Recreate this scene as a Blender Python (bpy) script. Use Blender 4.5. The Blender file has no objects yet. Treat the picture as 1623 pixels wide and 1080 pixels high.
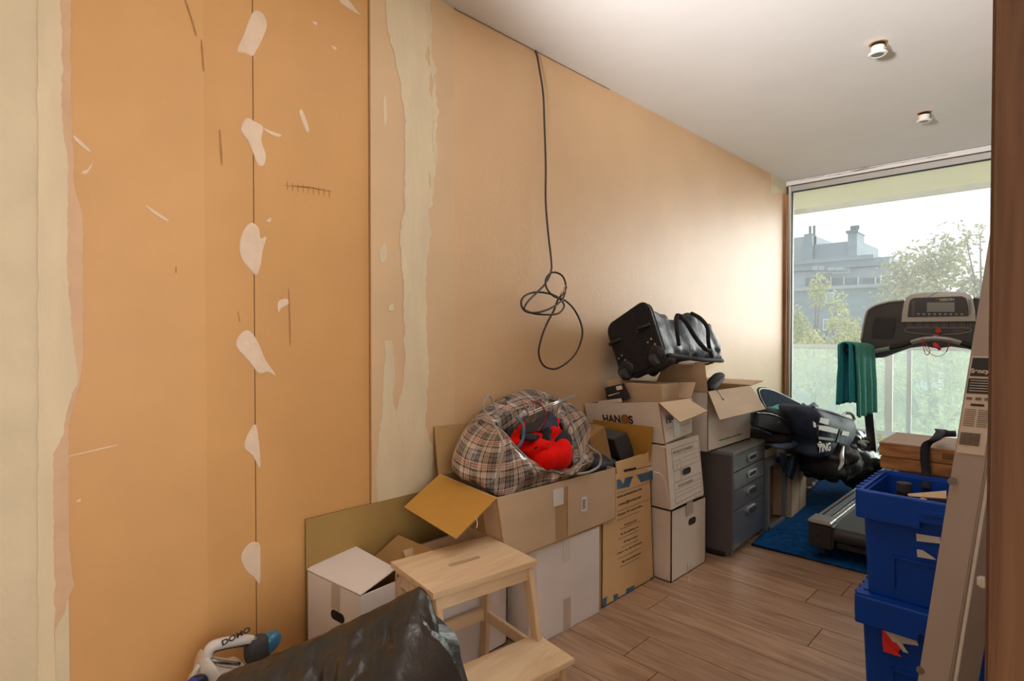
import bpy, bmesh, math, random
from mathutils import Vector, Matrix, noise
random.seed(7)
# ------------------------------------------------------------------ camera, sky, light
FPX, CX, CH = 890.0, 1.99, 1.30
YAW, PIT = math.radians(45.1), math.radians(-0.84)
FW = Vector((-math.sin(YAW)*math.cos(PIT), math.cos(YAW)*math.cos(PIT), math.sin(PIT)))
RT = Vector((math.cos(YAW), math.sin(YAW), 0)); UP = RT.cross(FW)
CAM = Vector((CX, 0, CH))
scene = bpy.context.scene
cam = bpy.data.cameras.new('camera'); cam.sensor_width = 36; cam.lens = FPX*36/1623
cam.clip_start = 0.03; cam.clip_end = 400
co = bpy.data.objects.new('camera', cam); scene.collection.objects.link(co)
m3 = Matrix((RT, UP, -FW)).transposed()
co.matrix_world = Matrix.Translation(CAM) @ m3.to_4x4()
scene.camera = co
scene.view_settings.view_transform = 'Standard'; scene.view_settings.look = 'None'
scene.view_settings.gamma = 1; scene.view_settings.use_curve_mapping = False
scene.view_settings.exposure = 0.5

def at(px, py, x=None, y=None, z=None):
    d = FW + RT*((px-811.5)/FPX) - UP*((py-540)/FPX)
    if x is not None: t = (x-CX)/d.x
    elif y is not None: t = y/d.y
    else: t = (z-CH)/d.z
    return CAM + d*t

world = bpy.data.worlds.new('sky'); scene.world = world; world.use_nodes = True
wn = world.node_tree.nodes; wl = world.node_tree.links
bg = wn['Background']; bg.inputs['Strength'].default_value = .76
tc = wn.new('ShaderNodeTexCoord'); sp = wn.new('ShaderNodeSeparateXYZ'); wr = wn.new('ShaderNodeValToRGB')
wl.new(tc.outputs['Generated'], sp.inputs[0]); wl.new(sp.outputs['Z'], wr.inputs[0]); wl.new(wr.outputs[0], bg.inputs[0])
wr.color_ramp.elements[0].position = 0.0; wr.color_ramp.elements[0].color = (1.06, 1.06, 1.06, 1)
wr.color_ramp.elements[1].position = 0.45; wr.color_ramp.elements[1].color = (0.94, 0.97, 1.02, 1)

def light(name, kind, loc, rot, energy, color, **kw):
    l = bpy.data.lights.new(name, kind); l.energy = energy; l.color = color
    for k, v in kw.items(): setattr(l, k, v)
    o = bpy.data.objects.new(name, l); o.location = loc; o.rotation_euler = rot; scene.collection.objects.link(o); return o
sun = light('sun', 'SUN', (0, 0, 5), (0, 0, 0), 4.2, (1.0, .97, .93), angle=math.radians(42))
sun.rotation_euler = Vector((-.36, -.92, -.16)).to_track_quat('-Z', 'Y').to_euler()
# added fill lamps: area lamp standing in for side-room windows, spot brightening the ceiling
light('side_room_fill', 'AREA', (4.35, .3, 1.5), (0, math.radians(90), 0), 58, (1.0, .95, .90), shape='RECTANGLE', size=1.9, size_y=2.4)
fl_ = light('ceiling_fill_spot', 'SPOT', (1.35, -.5, 1.6), (0, 0, 0), 700, (1.0, .97, .95), spot_size=math.radians(50), spot_blend=1.0, shadow_soft_size=.15)
fl_.rotation_euler = (Vector((1.2, 2.2, 2.755))-Vector((1.35, -.5, 1.6))).to_track_quat('-Z', 'Y').to_euler()

# ------------------------------------------------------------------ materials
def mat(name, col, rough=.6, var=0.0, scale=8, bump=0.0, bscale=60, metal=0, spec=.5, stretch=(1,1,1), col2=None, sheen=0, coat=0, island=0):
    m = bpy.data.materials.new(name); m.use_nodes = True
    n, l = m.node_tree.nodes, m.node_tree.links
    b = n['Principled BSDF']; b.inputs['Roughness'].default_value = rough; b.inputs['Metallic'].default_value = metal
    b.inputs['Specular IOR Level'].default_value = spec
    if sheen: b.inputs['Sheen Weight'].default_value = sheen
    if coat: b.inputs['Coat Weight'].default_value = coat
    c = tuple(col)+(1,)
    tcn = n.new('ShaderNodeTexCoord'); mp = n.new('ShaderNodeMapping'); mp.inputs['Scale'].default_value = stretch
    l.new(tcn.outputs['Object'], mp.inputs[0])
    no = n.new('ShaderNodeTexNoise'); no.inputs['Scale'].default_value = scale; no.inputs['Detail'].default_value = 6
    l.new(mp.outputs[0], no.inputs['Vector'])
    rp = n.new('ShaderNodeValToRGB'); l.new(no.outputs['Fac'], rp.inputs[0])
    if col2 is None:
        a = tuple(max(0, v*(1-var)) for v in col)+(1,); d = tuple(min(1, v*(1+var)) for v in col)+(1,)
    else: a, d = tuple(col2)+(1,), c
    rp.color_ramp.elements[0].position = .3; rp.color_ramp.elements[0].color = a
    rp.color_ramp.elements[1].position = .7; rp.color_ramp.elements[1].color = d
    l.new(rp.outputs[0], b.inputs['Base Color'])
    if bump:
        nb = n.new('ShaderNodeTexNoise'); nb.inputs['Scale'].default_value = bscale; nb.inputs['Detail'].default_value = 4
        l.new(mp.outputs[0], nb.inputs['Vector'])
        bp = n.new('ShaderNodeBump'); bp.inputs['Strength'].default_value = bump; bp.inputs['Distance'].default_value = .01
        l.new(nb.outputs['Fac'], bp.inputs['Height']); l.new(bp.outputs[0], b.inputs['Normal'])
    return m
def rgb(r, g, b):
    f = lambda v: ((v/255+.055)/1.055)**2.4 if v > 10 else v/255/12.92
    return (f(r), f(g), f(b))

M = {}
M['orange'] = mat('orange_board', (.70, .385, .145), .5, .05, 3, .06, 90)
M['orange_deep'] = mat('orange_board_deep', (.67, .36, .128), .5, .05, 3, .06, 90)
M['peach'] = mat('board_paled_by_window', (.74, .48, .26), .5, .05, 2.2, .08, 40, spec=.6)  # orange paled to peach: window light put into the base colour
M['raw'] = mat('raw_board', (.72, .50, .29), .55, .05, 4, .05, 60)
M['cream'] = mat('cream_plaster', (.74, .62, .42), .6, .06, 5, .1, 50)
M['cream2'] = mat('cream_filler', (.76, .63, .42), .6, .07, 9, .1, 50, stretch=(1, 1, .3))
M['pinkish'] = mat('pink_filler', (.70, .46, .28), .7, .08, 10, .1, 60)
M['white_filler'] = mat('white_filler', (.80, .62, .46), .7, .07, 14, .15, 60)
M['scratch'] = mat('brown_scratch', (.42, .2, .07), .7, .2, 20)
M['ceiling'] = mat('ceiling_paint', (.84, .82, .80), .8, .02, 3, .03, 40)
M['wallwhite'] = mat('white_wall', (.72, .68, .62), .7, .03, 3)
M['seam'] = mat('dark_gap', (.10, .055, .03), .9)
M['grout'] = mat('floor_gap', (.05, .03, .02), .9)
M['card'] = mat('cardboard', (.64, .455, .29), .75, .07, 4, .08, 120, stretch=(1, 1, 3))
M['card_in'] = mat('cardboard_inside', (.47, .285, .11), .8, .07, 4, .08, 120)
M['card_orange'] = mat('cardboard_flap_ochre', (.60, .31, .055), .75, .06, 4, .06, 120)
M['card_olive'] = mat('cardboard_olive', (.40, .25, .075), .75, .08, 3, .06, 100)
M['card_tan'] = mat('cardboard_tan', (.84, .56, .28), .7, .05, 5, .06, 120)
M['card_white'] = mat('cardboard_white', (.90, .83, .80), .6, .03, 5, .03, 100)
M['card_cream'] = mat('cardboard_cream', (.84, .73, .62), .65, .04, 5, .04, 100)
M['card_edge'] = mat('cardboard_edge', (.28, .16, .07), .9, .2, 120)
M['tape'] = mat('brown_tape', (.50, .31, .17), .3, .05, 10)
M['tape_clear'] = mat('clear_tape', (.66, .55, .45), .2, .05, 10, coat=.5)
M['tape_white'] = mat('white_tape', (.85, .82, .78), .25, .04, 10, coat=.4)
M['paper'] = mat('paper', (.80, .76, .72), .6, .02)
M['dark'] = mat('dark_hole', (.02, .013, .01), .9)
M['ink'] = mat('ink', (.06, .045, .045), .7)
M['ink_grey'] = mat('grey_ink', (.25, .2, .18), .7)
M['ink_maroon'] = mat('maroon_print', (.085, .03, .03), .7)
M['ink_gold'] = mat('gold_print', (.45, .2, .035), .6)
M['ink_green'] = mat('green_print', (.10, .36, .2), .6)
M['ink_blue'] = mat('blue_print', (.075, .17, .29), .6, .06)
M['black'] = mat('black_plastic', (.02, .02, .022), .4, .1, 12)
M['black_fabric'] = mat('black_nylon', (.028, .026, .028), .8, .2, 60, .25, 300, spec=.2)
M['black_sheen'] = mat('black_coated_nylon', (.040, .055, .085), .46, .25, 10, .45, 24, spec=.4)
M['navy'] = mat('navy_nylon', (.050, .068, .115), .62, .3, 14, .6, 26, spec=.3)
M['navy_lt'] = mat('steel_blue_nylon', (.11, .16, .26), .6, .3, 14, .6, 26, spec=.3)
M['charcoal'] = mat('charcoal_foam', (.06, .06, .065), .75, .1, 30, .1, 80)
M['reflect'] = mat('reflective_strip', (.62, .62, .60), .4, .04)
M['teal'] = mat('teal_towel', (.02, .42, .50), .95, .15, 40, .5, 260, sheen=.15)
M['green'] = mat('green_towel', (.07, .42, .34), .95, .15, 40, .6, 260, sheen=.15)
M['turq'] = mat('turquoise_cloth', (.10, .52, .58), .8, .12, 18, .3, 40)
M['red'] = mat('red_fleece', (.86, .008, .005), .95, .06, 16, .3, 60, spec=.15)
M['red_pl'] = mat('red_plastic', (.85, .03, .03), .35)
M['red_dk'] = mat('dark_red_cloth', (.35, .012, .012), .85, .2, 30, .3, 60)
M['metal'] = mat('brushed_steel', (.62, .62, .62), .28, .04, 30, metal=1)
M['metal_dk'] = mat('dark_steel', (.25, .25, .25), .35, metal=1)
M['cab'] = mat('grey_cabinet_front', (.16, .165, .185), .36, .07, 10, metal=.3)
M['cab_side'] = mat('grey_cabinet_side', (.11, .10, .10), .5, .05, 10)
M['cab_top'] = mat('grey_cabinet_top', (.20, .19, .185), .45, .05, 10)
M['desk'] = mat('grey_desk', (.20, .23, .26), .4, .04, 10)
M['rug'] = mat('blue_rug', (.010, .12, .38), .98, .5, 26, .6, 320, col2=(.004, .055, .19), spec=.1)
M['crate'] = mat('blue_crate', (.002, .06, .42), .5, .04, 6, .03, 40, spec=.25)
M['crate_in'] = mat('blue_crate_inner', (.004, .035, .50), .45, .04, 6)
M['silver'] = mat('silver_plastic', (.50, .50, .49), .3, .03, 10, metal=.5)
M['console'] = mat('console_grey', (.075, .078, .088), .42, .05, 20)
M['console_dk'] = mat('console_navy', (.03, .035, .045), .3, .05)
M['lcd'] = mat('lcd_screen', (.30, .32, .32), .25, .03)
M['belt'] = mat('running_belt', (.05, .052, .055), .7, .1, 60, .05, 200, spec=.3)
M['white_pl'] = mat('white_plastic', (.78, .74, .70), .35, .03)
M['profile'] = mat('white_lacquer', (.50, .42, .37), .38, .02)
M['alu'] = mat('aluminium_frame', (.50, .48, .45), .4, .04, metal=.2)
M['cream_frame'] = mat('cream_frame', (.70, .68, .58), .5, .04)
M['gasket'] = mat('black_gasket', (.03, .035, .03), .7)
M['soffit'] = mat('balcony_soffit', (.92, .84, .62), .8, .03, 3)
M['concrete'] = mat('balcony_concrete', (.60, .58, .5), .85, .08, 5)
M['rail'] = mat('painted_railing', (.68, .70, .66), .5, .04)
M['bluec'] = mat('blue_cover', (.16, .38, .60), .6, .1, 3)
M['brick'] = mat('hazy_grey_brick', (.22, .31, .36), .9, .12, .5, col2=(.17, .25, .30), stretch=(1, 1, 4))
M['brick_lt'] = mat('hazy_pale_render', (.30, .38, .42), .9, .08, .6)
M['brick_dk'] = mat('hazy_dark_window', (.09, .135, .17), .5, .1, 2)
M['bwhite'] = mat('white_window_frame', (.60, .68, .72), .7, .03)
M['leaf'] = mat('yellow_green_leaves', (.62, .62, .22), .7, .35, 1.2, col2=(.36, .44, .16))
M['leaf2'] = mat('olive_leaves', (.52, .50, .26), .7, .3, 1.2, col2=(.28, .33, .16))
M['bark'] = mat('bark', (.16, .13, .10), .9, .2, 6)
M['cable'] = mat('dark_cable', (.05, .035, .025), .5, .05)
M['copper'] = mat('bare_copper', (.45, .2, .1), .4, metal=.6)
M['vblue'] = mat('metallic_blue_plastic', (.03, .20, .38), .22, .05, coat=.5)
M['vnavy'] = mat('navy_plastic', (.01, .015, .04), .3)
M['cobalt'] = mat('cobalt_button', (.02, .04, .5), .3)
M['garbage'] = mat('black_bin_liner', (.030, .023, .019), .30, .3, 10, .55, 26, spec=.6, coat=.15)
M['bin2'] = mat('black_green_bin_liner', (.02, .028, .03), .26, .2, 14, .5, 10, spec=.7)
M['strap'] = mat('navy_strap', (.015, .016, .03), .8, .1, 50)
M['lid_cloth'] = mat('matt_dark_lining', (.020, .028, .045), 1.0, .3, 20, .2, 60, spec=.03)
M['cream_plane'] = mat('pale_strap', (.40, .34, .29), .7)

def wood(name, c1, c2, stretch, rough=.5, scale=3, knots=False, objrand=0.0):
    m = bpy.data.materials.new(name); m.use_nodes = True
    n, l = m.node_tree.nodes, m.node_tree.links; b = n['Principled BSDF']; b.inputs['Roughness'].default_value = rough
    t = n.new('ShaderNodeTexCoord'); mp = n.new('ShaderNodeMapping'); mp.inputs['Scale'].default_value = stretch
    oi = n.new('ShaderNodeObjectInfo'); va = n.new('ShaderNodeVectorMath'); va.operation = 'SCALE'; va.inputs[0].default_value = (17, 9, 13)
    l.new(oi.outputs['Random'], va.inputs['Scale'])
    ad = n.new('ShaderNodeVectorMath'); l.new(t.outputs['Object'], ad.inputs[0]); l.new(va.outputs[0], ad.inputs[1]); l.new(ad.outputs[0], mp.inputs[0])
    no = n.new('ShaderNodeTexNoise'); no.inputs['Scale'].default_value = scale; no.inputs['Detail'].default_value = 8; no.inputs['Distortion'].default_value = 1.4
    l.new(mp.outputs[0], no.inputs['Vector'])
    rp = n.new('ShaderNodeValToRGB'); l.new(no.outputs['Fac'], rp.inputs[0])
    rp.color_ramp.elements[0].position = .32; rp.color_ramp.elements[0].color = c1+(1,)
    rp.color_ramp.elements[1].position = .66; rp.color_ramp.elements[1].color = c2+(1,)
    src = rp.outputs[0]
    if objrand:
        hs = n.new('ShaderNodeHueSaturation'); mr = n.new('ShaderNodeMapRange'); l.new(oi.outputs['Random'], mr.inputs[0])
        mr.inputs['To Min'].default_value = 1-objrand; mr.inputs['To Max'].default_value = 1+objrand
        l.new(mr.outputs[0], hs.inputs['Value']); l.new(src, hs.inputs['Color']); src = hs.outputs[0]
    l.new(src, b.inputs['Base Color'])
    bp = n.new('ShaderNodeBump'); bp.inputs['Strength'].default_value = .12; bp.inputs['Distance'].default_value = .004
    l.new(no.outputs['Fac'], bp.inputs['Height']); l.new(bp.outputs[0], b.inputs['Normal'])
    return m
M['plank'] = wood('oak_laminate', (.35, .20, .12), (.54, .34, .22), (1.2, 9, 1), .38, 2.2, objrand=.12)
M['birch'] = wood('birch', (.72, .50, .29), (.86, .65, .42), (9, 1.2, 9), .5, 2)
M['birch_v'] = wood('birch_upright', (.66, .44, .25), (.80, .58, .36), (9, 9, 1.2), .5, 2)
M['pine'] = wood('varnished_pine', (.30, .12, .035), (.56, .27, .095), (1.5, 6, 9), .4, 3)
M['pine_top'] = wood('varnished_pine_top', (.36, .20, .11), (.50, .30, .18), (1.5, 9, 6), .35, 3)
M['jamb'] = wood('reddish_door_wood', (.125, .055, .026), (.215, .105, .050), (10, 10, .7), .5, 3)
M['wframe'] = wood('window_wood', (.26, .10, .035), (.50, .24, .10), (8, 8, .7), .45, 3)

def glass(name, tint, veil, dcol):
    m = bpy.data.materials.new(name); m.use_nodes = True; n, l = m.node_tree.nodes, m.node_tree.links
    n.remove(n['Principled BSDF']); out = n['Material Output']
    tr = n.new('ShaderNodeBsdfTransparent'); tr.inputs[0].default_value = tint+(1,)
    tl = n.new('ShaderNodeBsdfTranslucent'); tl.inputs[0].default_value = dcol+(1,)
    gl = n.new('ShaderNodeBsdfGlossy'); gl.inputs['Roughness'].default_value = .02
    no = n.new('ShaderNodeTexNoise'); no.inputs['Scale'].default_value = 1.3; no.inputs['Detail'].default_value = 8
    t = n.new('ShaderNodeTexCoord'); l.new(t.outputs['Object'], no.inputs['Vector'])
    mr = n.new('ShaderNodeMapRange'); mr.inputs['To Min'].default_value = veil*.6; mr.inputs['To Max'].default_value = veil*1.4; l.new(no.outputs[0], mr.inputs[0])
    m1 = n.new('ShaderNodeMixShader'); l.new(mr.outputs[0], m1.inputs[0]); l.new(tr.outputs[0], m1.inputs[1]); l.new(tl.outputs[0], m1.inputs[2])
    fr = n.new('ShaderNodeFresnel'); fr.inputs[0].default_value = 1.45
    m2 = n.new('ShaderNodeMixShader'); l.new(fr.outputs[0], m2.inputs[0]); l.new(m1.outputs[0], m2.inputs[1]); l.new(gl.outputs[0], m2.inputs[2])
    l.new(m2.outputs[0], out.inputs[0]); return m
M['glass'] = glass('hazed_window_glass', (.97, .985, .98), .07, (.9, .95, 1.0))  # translucent share is an added veil imitating outdoor haze and glare
M['railglass'] = glass('milky_balcony_glass', (.86, .92, .87), .19, (.72, .84, .80))

def plaid():
    m = bpy.data.materials.new('plaid_woven_plastic'); m.use_nodes = True; n, l = m.node_tree.nodes, m.node_tree.links
    b = n['Principled BSDF']; b.inputs['Roughness'].default_value = .32; b.inputs['Coat Weight'].default_value = .35
    uv = n.new('ShaderNodeUVMap'); s = n.new('ShaderNodeSeparateXYZ'); l.new(uv.outputs[0], s.inputs[0])
    def band(out, per, stops):
        mm = n.new('ShaderNodeMath'); mm.operation = 'DIVIDE'; mm.inputs[1].default_value = per; l.new(out, mm.inputs[0])
        fr = n.new('ShaderNodeMath'); fr.operation = 'FRACT'; l.new(mm.outputs[0], fr.inputs[0])
        r = n.new('ShaderNodeValToRGB'); r.color_ramp.interpolation = 'CONSTANT'; l.new(fr.outputs[0], r.inputs[0])
        e = r.color_ramp.elements
        e[0].position = 0; e[0].color = stops[0][1]+(1,); e[1].position = stops[1][0]; e[1].color = stops[1][1]+(1,)
        for p, c in stops[2:]: q = e.new(p); q.color = c+(1,)
        return r.outputs[0]
    A = (.66, .54, .44); G = (.22, .18, .155); K = (.012, .011, .012); Rr = (.50, .10, .07)
    st = [(0, A), (.13, K), (.20, A), (.27, Rr), (.31, A), (.36, Rr), (.40, A), (.47, K), (.54, G), (.70, K), (.76, G), (.88, K), (.93, A)]
    c1 = band(s.outputs['X'], .105, st); c2 = band(s.outputs['Y'], .105, st)
    mx = n.new('ShaderNodeMix'); mx.data_type = 'RGBA'; mx.inputs[0].default_value = .5; l.new(c1, mx.inputs[6]); l.new(c2, mx.inputs[7])
    l.new(mx.outputs[2], b.inputs['Base Color']); return m
M['plaid'] = plaid()

# ------------------------------------------------------------------ helpers
COL = scene.collection
BASE = {}
def thing(name, label, cat, loc=(0, 0, 0), group=None, kind=None):
    o = bpy.data.objects.new(name, None); COL.objects.link(o); o.location = loc; o.empty_display_size = .05
    if label: o['label'] = label
    if cat: o['category'] = cat
    if group: o['group'] = group
    if kind: o['kind'] = kind
    BASE[o.name] = Vector(loc); return o
def base_of(p): return BASE.get(p.name, Vector((0, 0, 0))) if p else Vector((0, 0, 0))
def mobj(name, verts, faces, m, parent=None, label=None, smooth=False, midx=None, loc=None, bev=0):
    b = base_of(parent) if parent else (Vector(loc) if loc else Vector((0, 0, 0)))
    me = bpy.data.meshes.new(name)
    me.from_pydata([tuple(Vector(v)-b) for v in verts], [], faces)
    for mm in (m if isinstance(m, (list, tuple)) else [m]): me.materials.append(M[mm] if isinstance(mm, str) else mm)
    if midx:
        for p, i in zip(me.polygons, midx): p.material_index = i
    if smooth:
        for p in me.polygons: p.use_smooth = True
    bm = bmesh.new(); bm.from_mesh(me)
    bmesh.ops.recalc_face_normals(bm, faces=bm.faces)
    if bev: bmesh.ops.bevel(bm, geom=list(bm.edges), offset=bev, segments=2, affect='EDGES', clamp_overlap=True)
    bm.to_mesh(me); bm.free()
    o = bpy.data.objects.new(name, me); COL.objects.link(o)
    if parent: o.parent = parent; BASE[o.name] = b
    else: o.location = b; BASE[o.name] = b
    if label: o['label'] = label
    return o
def struct(o): o['kind'] = 'structure'; return o
def tag(o, label, cat, group=None):
    o['label'] = label; o['category'] = cat
    if group: o['group'] = group
    return o
def boxvf(a, b):
    x0, y0, z0 = a; x1, y1, z1 = b
    v = [(x0, y0, z0), (x1, y0, z0), (x1, y1, z0), (x0, y1, z0), (x0, y0, z1), (x1, y0, z1), (x1, y1, z1), (x0, y1, z1)]
    f = [(0, 3, 2, 1), (4, 5, 6, 7), (0, 1, 5, 4), (1, 2, 6, 5), (2, 3, 7, 6), (3, 0, 4, 7)]
    return v, f
def box(name, a, b, m, parent=None, bev=0, label=None, loc=None):
    v, f = boxvf(a, b); return mobj(name, v, f, m, parent, label, bev=bev, loc=loc)
def multi(name, parts, m, parent=None, label=None, midx=None, smooth=False, bev=0):
    V, F, I = [], [], []
    for k, (v, f) in enumerate(parts):
        o = len(V); V += list(v); F += [tuple(i+o for i in ff) for ff in f]; I += [midx[k] if midx else 0]*len(f)
    return mobj(name, V, F, m, parent, label, smooth, I if midx else None, bev=bev)
def prism(pts, off):
    """closed prism from a polygon of 3-D points and an offset vector"""
    n = len(pts); off = Vector(off); v = [Vector(p) for p in pts]; v += [p+off for p in v]
    f = [tuple(range(n)), tuple(range(2*n-1, n-1, -1))]
    for i in range(n): j = (i+1) % n; f.append((i, j, j+n, i+n))
    return v, f
def panel(name, quad, th, m, parent=None, label=None, inner=None, edge=None):
    q = [Vector(p) for p in quad]; nn = (q[1]-q[0]).cross(q[-1]-q[0]).normalized()
    v, f = prism(q, nn*th)
    ms = [m, inner or m, edge or inner or m]
    return mobj(name, v, f, ms, parent, label, midx=[0, 1]+[2]*len(q))
def tube(pts, r, seg=8, closed=False):
    P = [Vector(p) for p in pts]; n = len(P); V, F = [], []
    rr = r if isinstance(r, (list, tuple)) else [r]*n
    prev = None
    for i in range(n):
        if closed: t = (P[(i+1) % n]-P[i-1])
        else: t = (P[min(i+1, n-1)]-P[max(i-1, 0)])
        t = t.normalized() if t.length > 1e-9 else Vector((0, 0, 1))
        if prev is None:
            a = t.cross(Vector((0, 0, 1)))
            if a.length < .1: a = t.cross(Vector((1, 0, 0)))
        else:
            a = prev - t*prev.dot(t)
            if a.length < 1e-6: a = t.cross(Vector((1, 0, 0)))
        a.normalize(); prev = a; b = t.cross(a)
        for k in range(seg):
            w = 2*math.pi*k/seg; V.append(P[i]+(a*math.cos(w)+b*math.sin(w))*rr[i])
    for i in range(n if closed else n-1):
        for k in range(seg):
            a0 = i*seg+k; a1 = i*seg+(k+1) % seg; b0 = ((i+1) % n)*seg+k; b1 = ((i+1) % n)*seg+(k+1) % seg
            F.append((a0, a1, b1, b0))
    if not closed: F.append(tuple(range(seg))[::-1]); F.append(tuple(range((n-1)*seg, n*seg)))
    return V, F
def cr(pts, k=6, closed=False):
    """Catmull-Rom resampling"""
    P = [Vector(p) for p in pts]; n = len(P); out = []
    rng = range(n) if closed else range(n-1)
    for i in rng:
        g = lambda j: P[j % n] if closed else P[max(0, min(n-1, j))]
        p0, p1, p2, p3 = g(i-1), g(i), g(i+1), g(i+2)
        for s in range(k):
            t = s/k
            out.append(.5*((2*p1)+(p2-p0)*t+(2*p0-5*p1+4*p2-p3)*t*t+(3*p1-p0-3*p2+p3)*t**3))
    if not closed: out.append(P[-1])
    return out
def tubeobj(name, pts, r, m, parent=None, label=None, seg=8, closed=False, loc=None):
    v, f = tube(pts, r, seg, closed); return mobj(name, v, f, m, parent, label, smooth=True, loc=loc)
def cyl(name, p0, p1, r, m, parent=None, seg=20, label=None, r2=None):
    v, f = tube([p0, p1], [r, r2 or r], seg); return mobj(name, v, f, m, parent, label)
def loft(name, rings, m, parent=None, label=None, cap=True, uv=None, smooth=True, loc=None, midx=None):
    n = len(rings[0]); V = [p for r in rings for p in r]; F = []
    for i in range(len(rings)-1):
        for k in range(n):
            F.append((i*n+k, i*n+(k+1) % n, (i+1)*n+(k+1) % n, (i+1)*n+k))
    if cap: F.append(tuple(range(n))[::-1]); F.append(tuple(range((len(rings)-1)*n, len(rings)*n)))
    return mobj(name, V, F, m, parent, label, smooth=smooth, loc=loc)
def subsurf(o, lv=1):
    s = o.modifiers.new('smooth', 'SUBSURF'); s.levels = lv; s.render_levels = lv; return o
def nz(p, s, seed=0): return noise.noise(Vector(p)*s+Vector((seed*3.1, seed*1.7, seed*.9)))
def crumple(p, s, seed=0):
    v = Vector(p)*s+Vector((seed*3.1, seed*1.7, seed)); return (abs(noise.noise(v))-.25)+.5*(abs(noise.noise(v*2.3))-.25)
def blob(name, c, r, m, parent=None, label=None, e=1.0, rot=(0, 0, 0), namp=.0, nsc=6, seed=0, us=28, vs=18, flat=None, cr_amp=0, deform=None, loc=None):
    """superellipsoid cushion with folds; e<1 boxy"""
    R = Matrix.Rotation(rot[2], 3, 'Z') @ Matrix.Rotation(rot[1], 3, 'Y') @ Matrix.Rotation(rot[0], 3, 'X')
    sg = lambda v, p: math.copysign(abs(v)**p, v); V, F = [], []
    for j in range(vs+1):
        ph = -math.pi/2+math.pi*j/vs
        for i in range(us):
            th = 2*math.pi*i/us
            p = Vector((r[0]*sg(math.cos(ph), e)*sg(math.cos(th), e), r[1]*sg(math.cos(ph), e)*sg(math.sin(th), e), r[2]*sg(math.sin(ph), e)))
            if deform: p = deform(p)
            w = R @ p + Vector(c); d = (w-Vector(c)).normalized()
            w += d*(namp*nz(w, nsc, seed)+cr_amp*crumple(w, nsc*1.5, seed+4))
            if flat is not None and w.z < flat: w.z = flat+.002*nz(w, 30)
            V.append(w)
    for j in range(vs):
        for i in range(us):
            F.append((j*us+i, j*us+(i+1) % us, (j+1)*us+(i+1) % us, (j+1)*us+i))
    o = mobj(name, V, F, m, parent, label, smooth=True, loc=loc)
    bm = bmesh.new(); bm.from_mesh(o.data); bmesh.ops.remove_doubles(bm, verts=bm.verts, dist=1e-5); bmesh.ops.recalc_face_normals(bm, faces=bm.faces); bm.to_mesh(o.data); bm.free()
    return o
def sheet(name, fn, nu, nv, m, parent=None, label=None, th=.004, uvs=None, smooth=True, loc=None):
    V = [fn(i/nu, j/nv) for j in range(nv+1) for i in range(nu+1)]
    F = [(j*(nu+1)+i, j*(nu+1)+i+1, (j+1)*(nu+1)+i+1, (j+1)*(nu+1)+i) for j in range(nv) for i in range(nu)]
    o = mobj(name, V, F, m, parent, label, smooth=smooth, loc=loc)
    if uvs:
        L = o.data.uv_layers.new(name='UVMap')
        for lo in o.data.loops:
            k = lo.vertex_index; L.data[lo.index].uv = uvs((k % (nu+1))/nu, (k//(nu+1))/nv)
    if th:
        s = o.modifiers.new('thickness', 'SOLIDIFY'); s.thickness = th; s.offset = 0
    return o
def text(name, s, size, org, xd, up, m, parent, align='LEFT', bold=.0, sx=1.0, label=None):
    cu = bpy.data.curves.new(name, 'FONT'); cu.body = s; cu.size = size; cu.align_x = align; cu.offset = bold; cu.extrude = .0004
    tmp = bpy.data.objects.new('tmp_text', cu); COL.objects.link(tmp)
    dg = bpy.context.evaluated_depsgraph_get(); me = bpy.data.meshes.new_from_object(tmp.evaluated_get(dg))
    bpy.data.objects.remove(tmp)
    xd = Vector(xd).normalized(); up = Vector(up); up = (up-xd*up.dot(xd)).normalized(); n = xd.cross(up)
    b = base_of(parent)
    for v in me.vertices:
        c = v.co.copy(); v.co = Vector(org)+xd*c.x*sx+up*c.y+n*c.z-b
    me.materials.clear(); me.materials.append(M[m])
    o = bpy.data.objects.new(name, me); COL.objects.link(o); o.parent = parent; BASE[o.name] = b
    if label: o['label'] = label
    return o
def lerp(a, b, t): return Vector(a)*(1-t)+Vector(b)*t

# ------------------------------------------------------------------ room shell
WY, HC, XR = 5.735, 2.755, 2.06
fl = struct(thing('floor', None, None, (0, 0, 0)))
box('floor_base', (-.1, -2.45, -.06), (4.5, WY, -.009), 'grout', fl)
joints = {0: .722, 2: .588, 3: 1.22, 5: 1.084}
r0 = 1.898; w = .1985
for k in range(-22, 20):
    ya, yb = r0+k*w, min(r0+(k+1)*w, WY)
    if ya >= WY-.01: break
    if ya < -2.4: continue
    j = joints.get(k, (k*.413) % 1.29)
    L = 1.29 if k not in joints else 1.45
    x = j-L*3; xmax = 4.5 if ya < .9 else 2.1
    while x < xmax:
        a, b = max(x, 0)+.0018, min(x+L, xmax)-.0018
        if b-a > .02:
            v, f = boxvf((a, ya+.0018, -.009), (b, yb-.0018, 0)); mobj('plank', v, f, 'plank', fl)
        x += L
ce = struct(box('ceiling', (-.2, -2.6, HC), (4.6, WY+.12, HC+.2), 'ceiling'))

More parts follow.
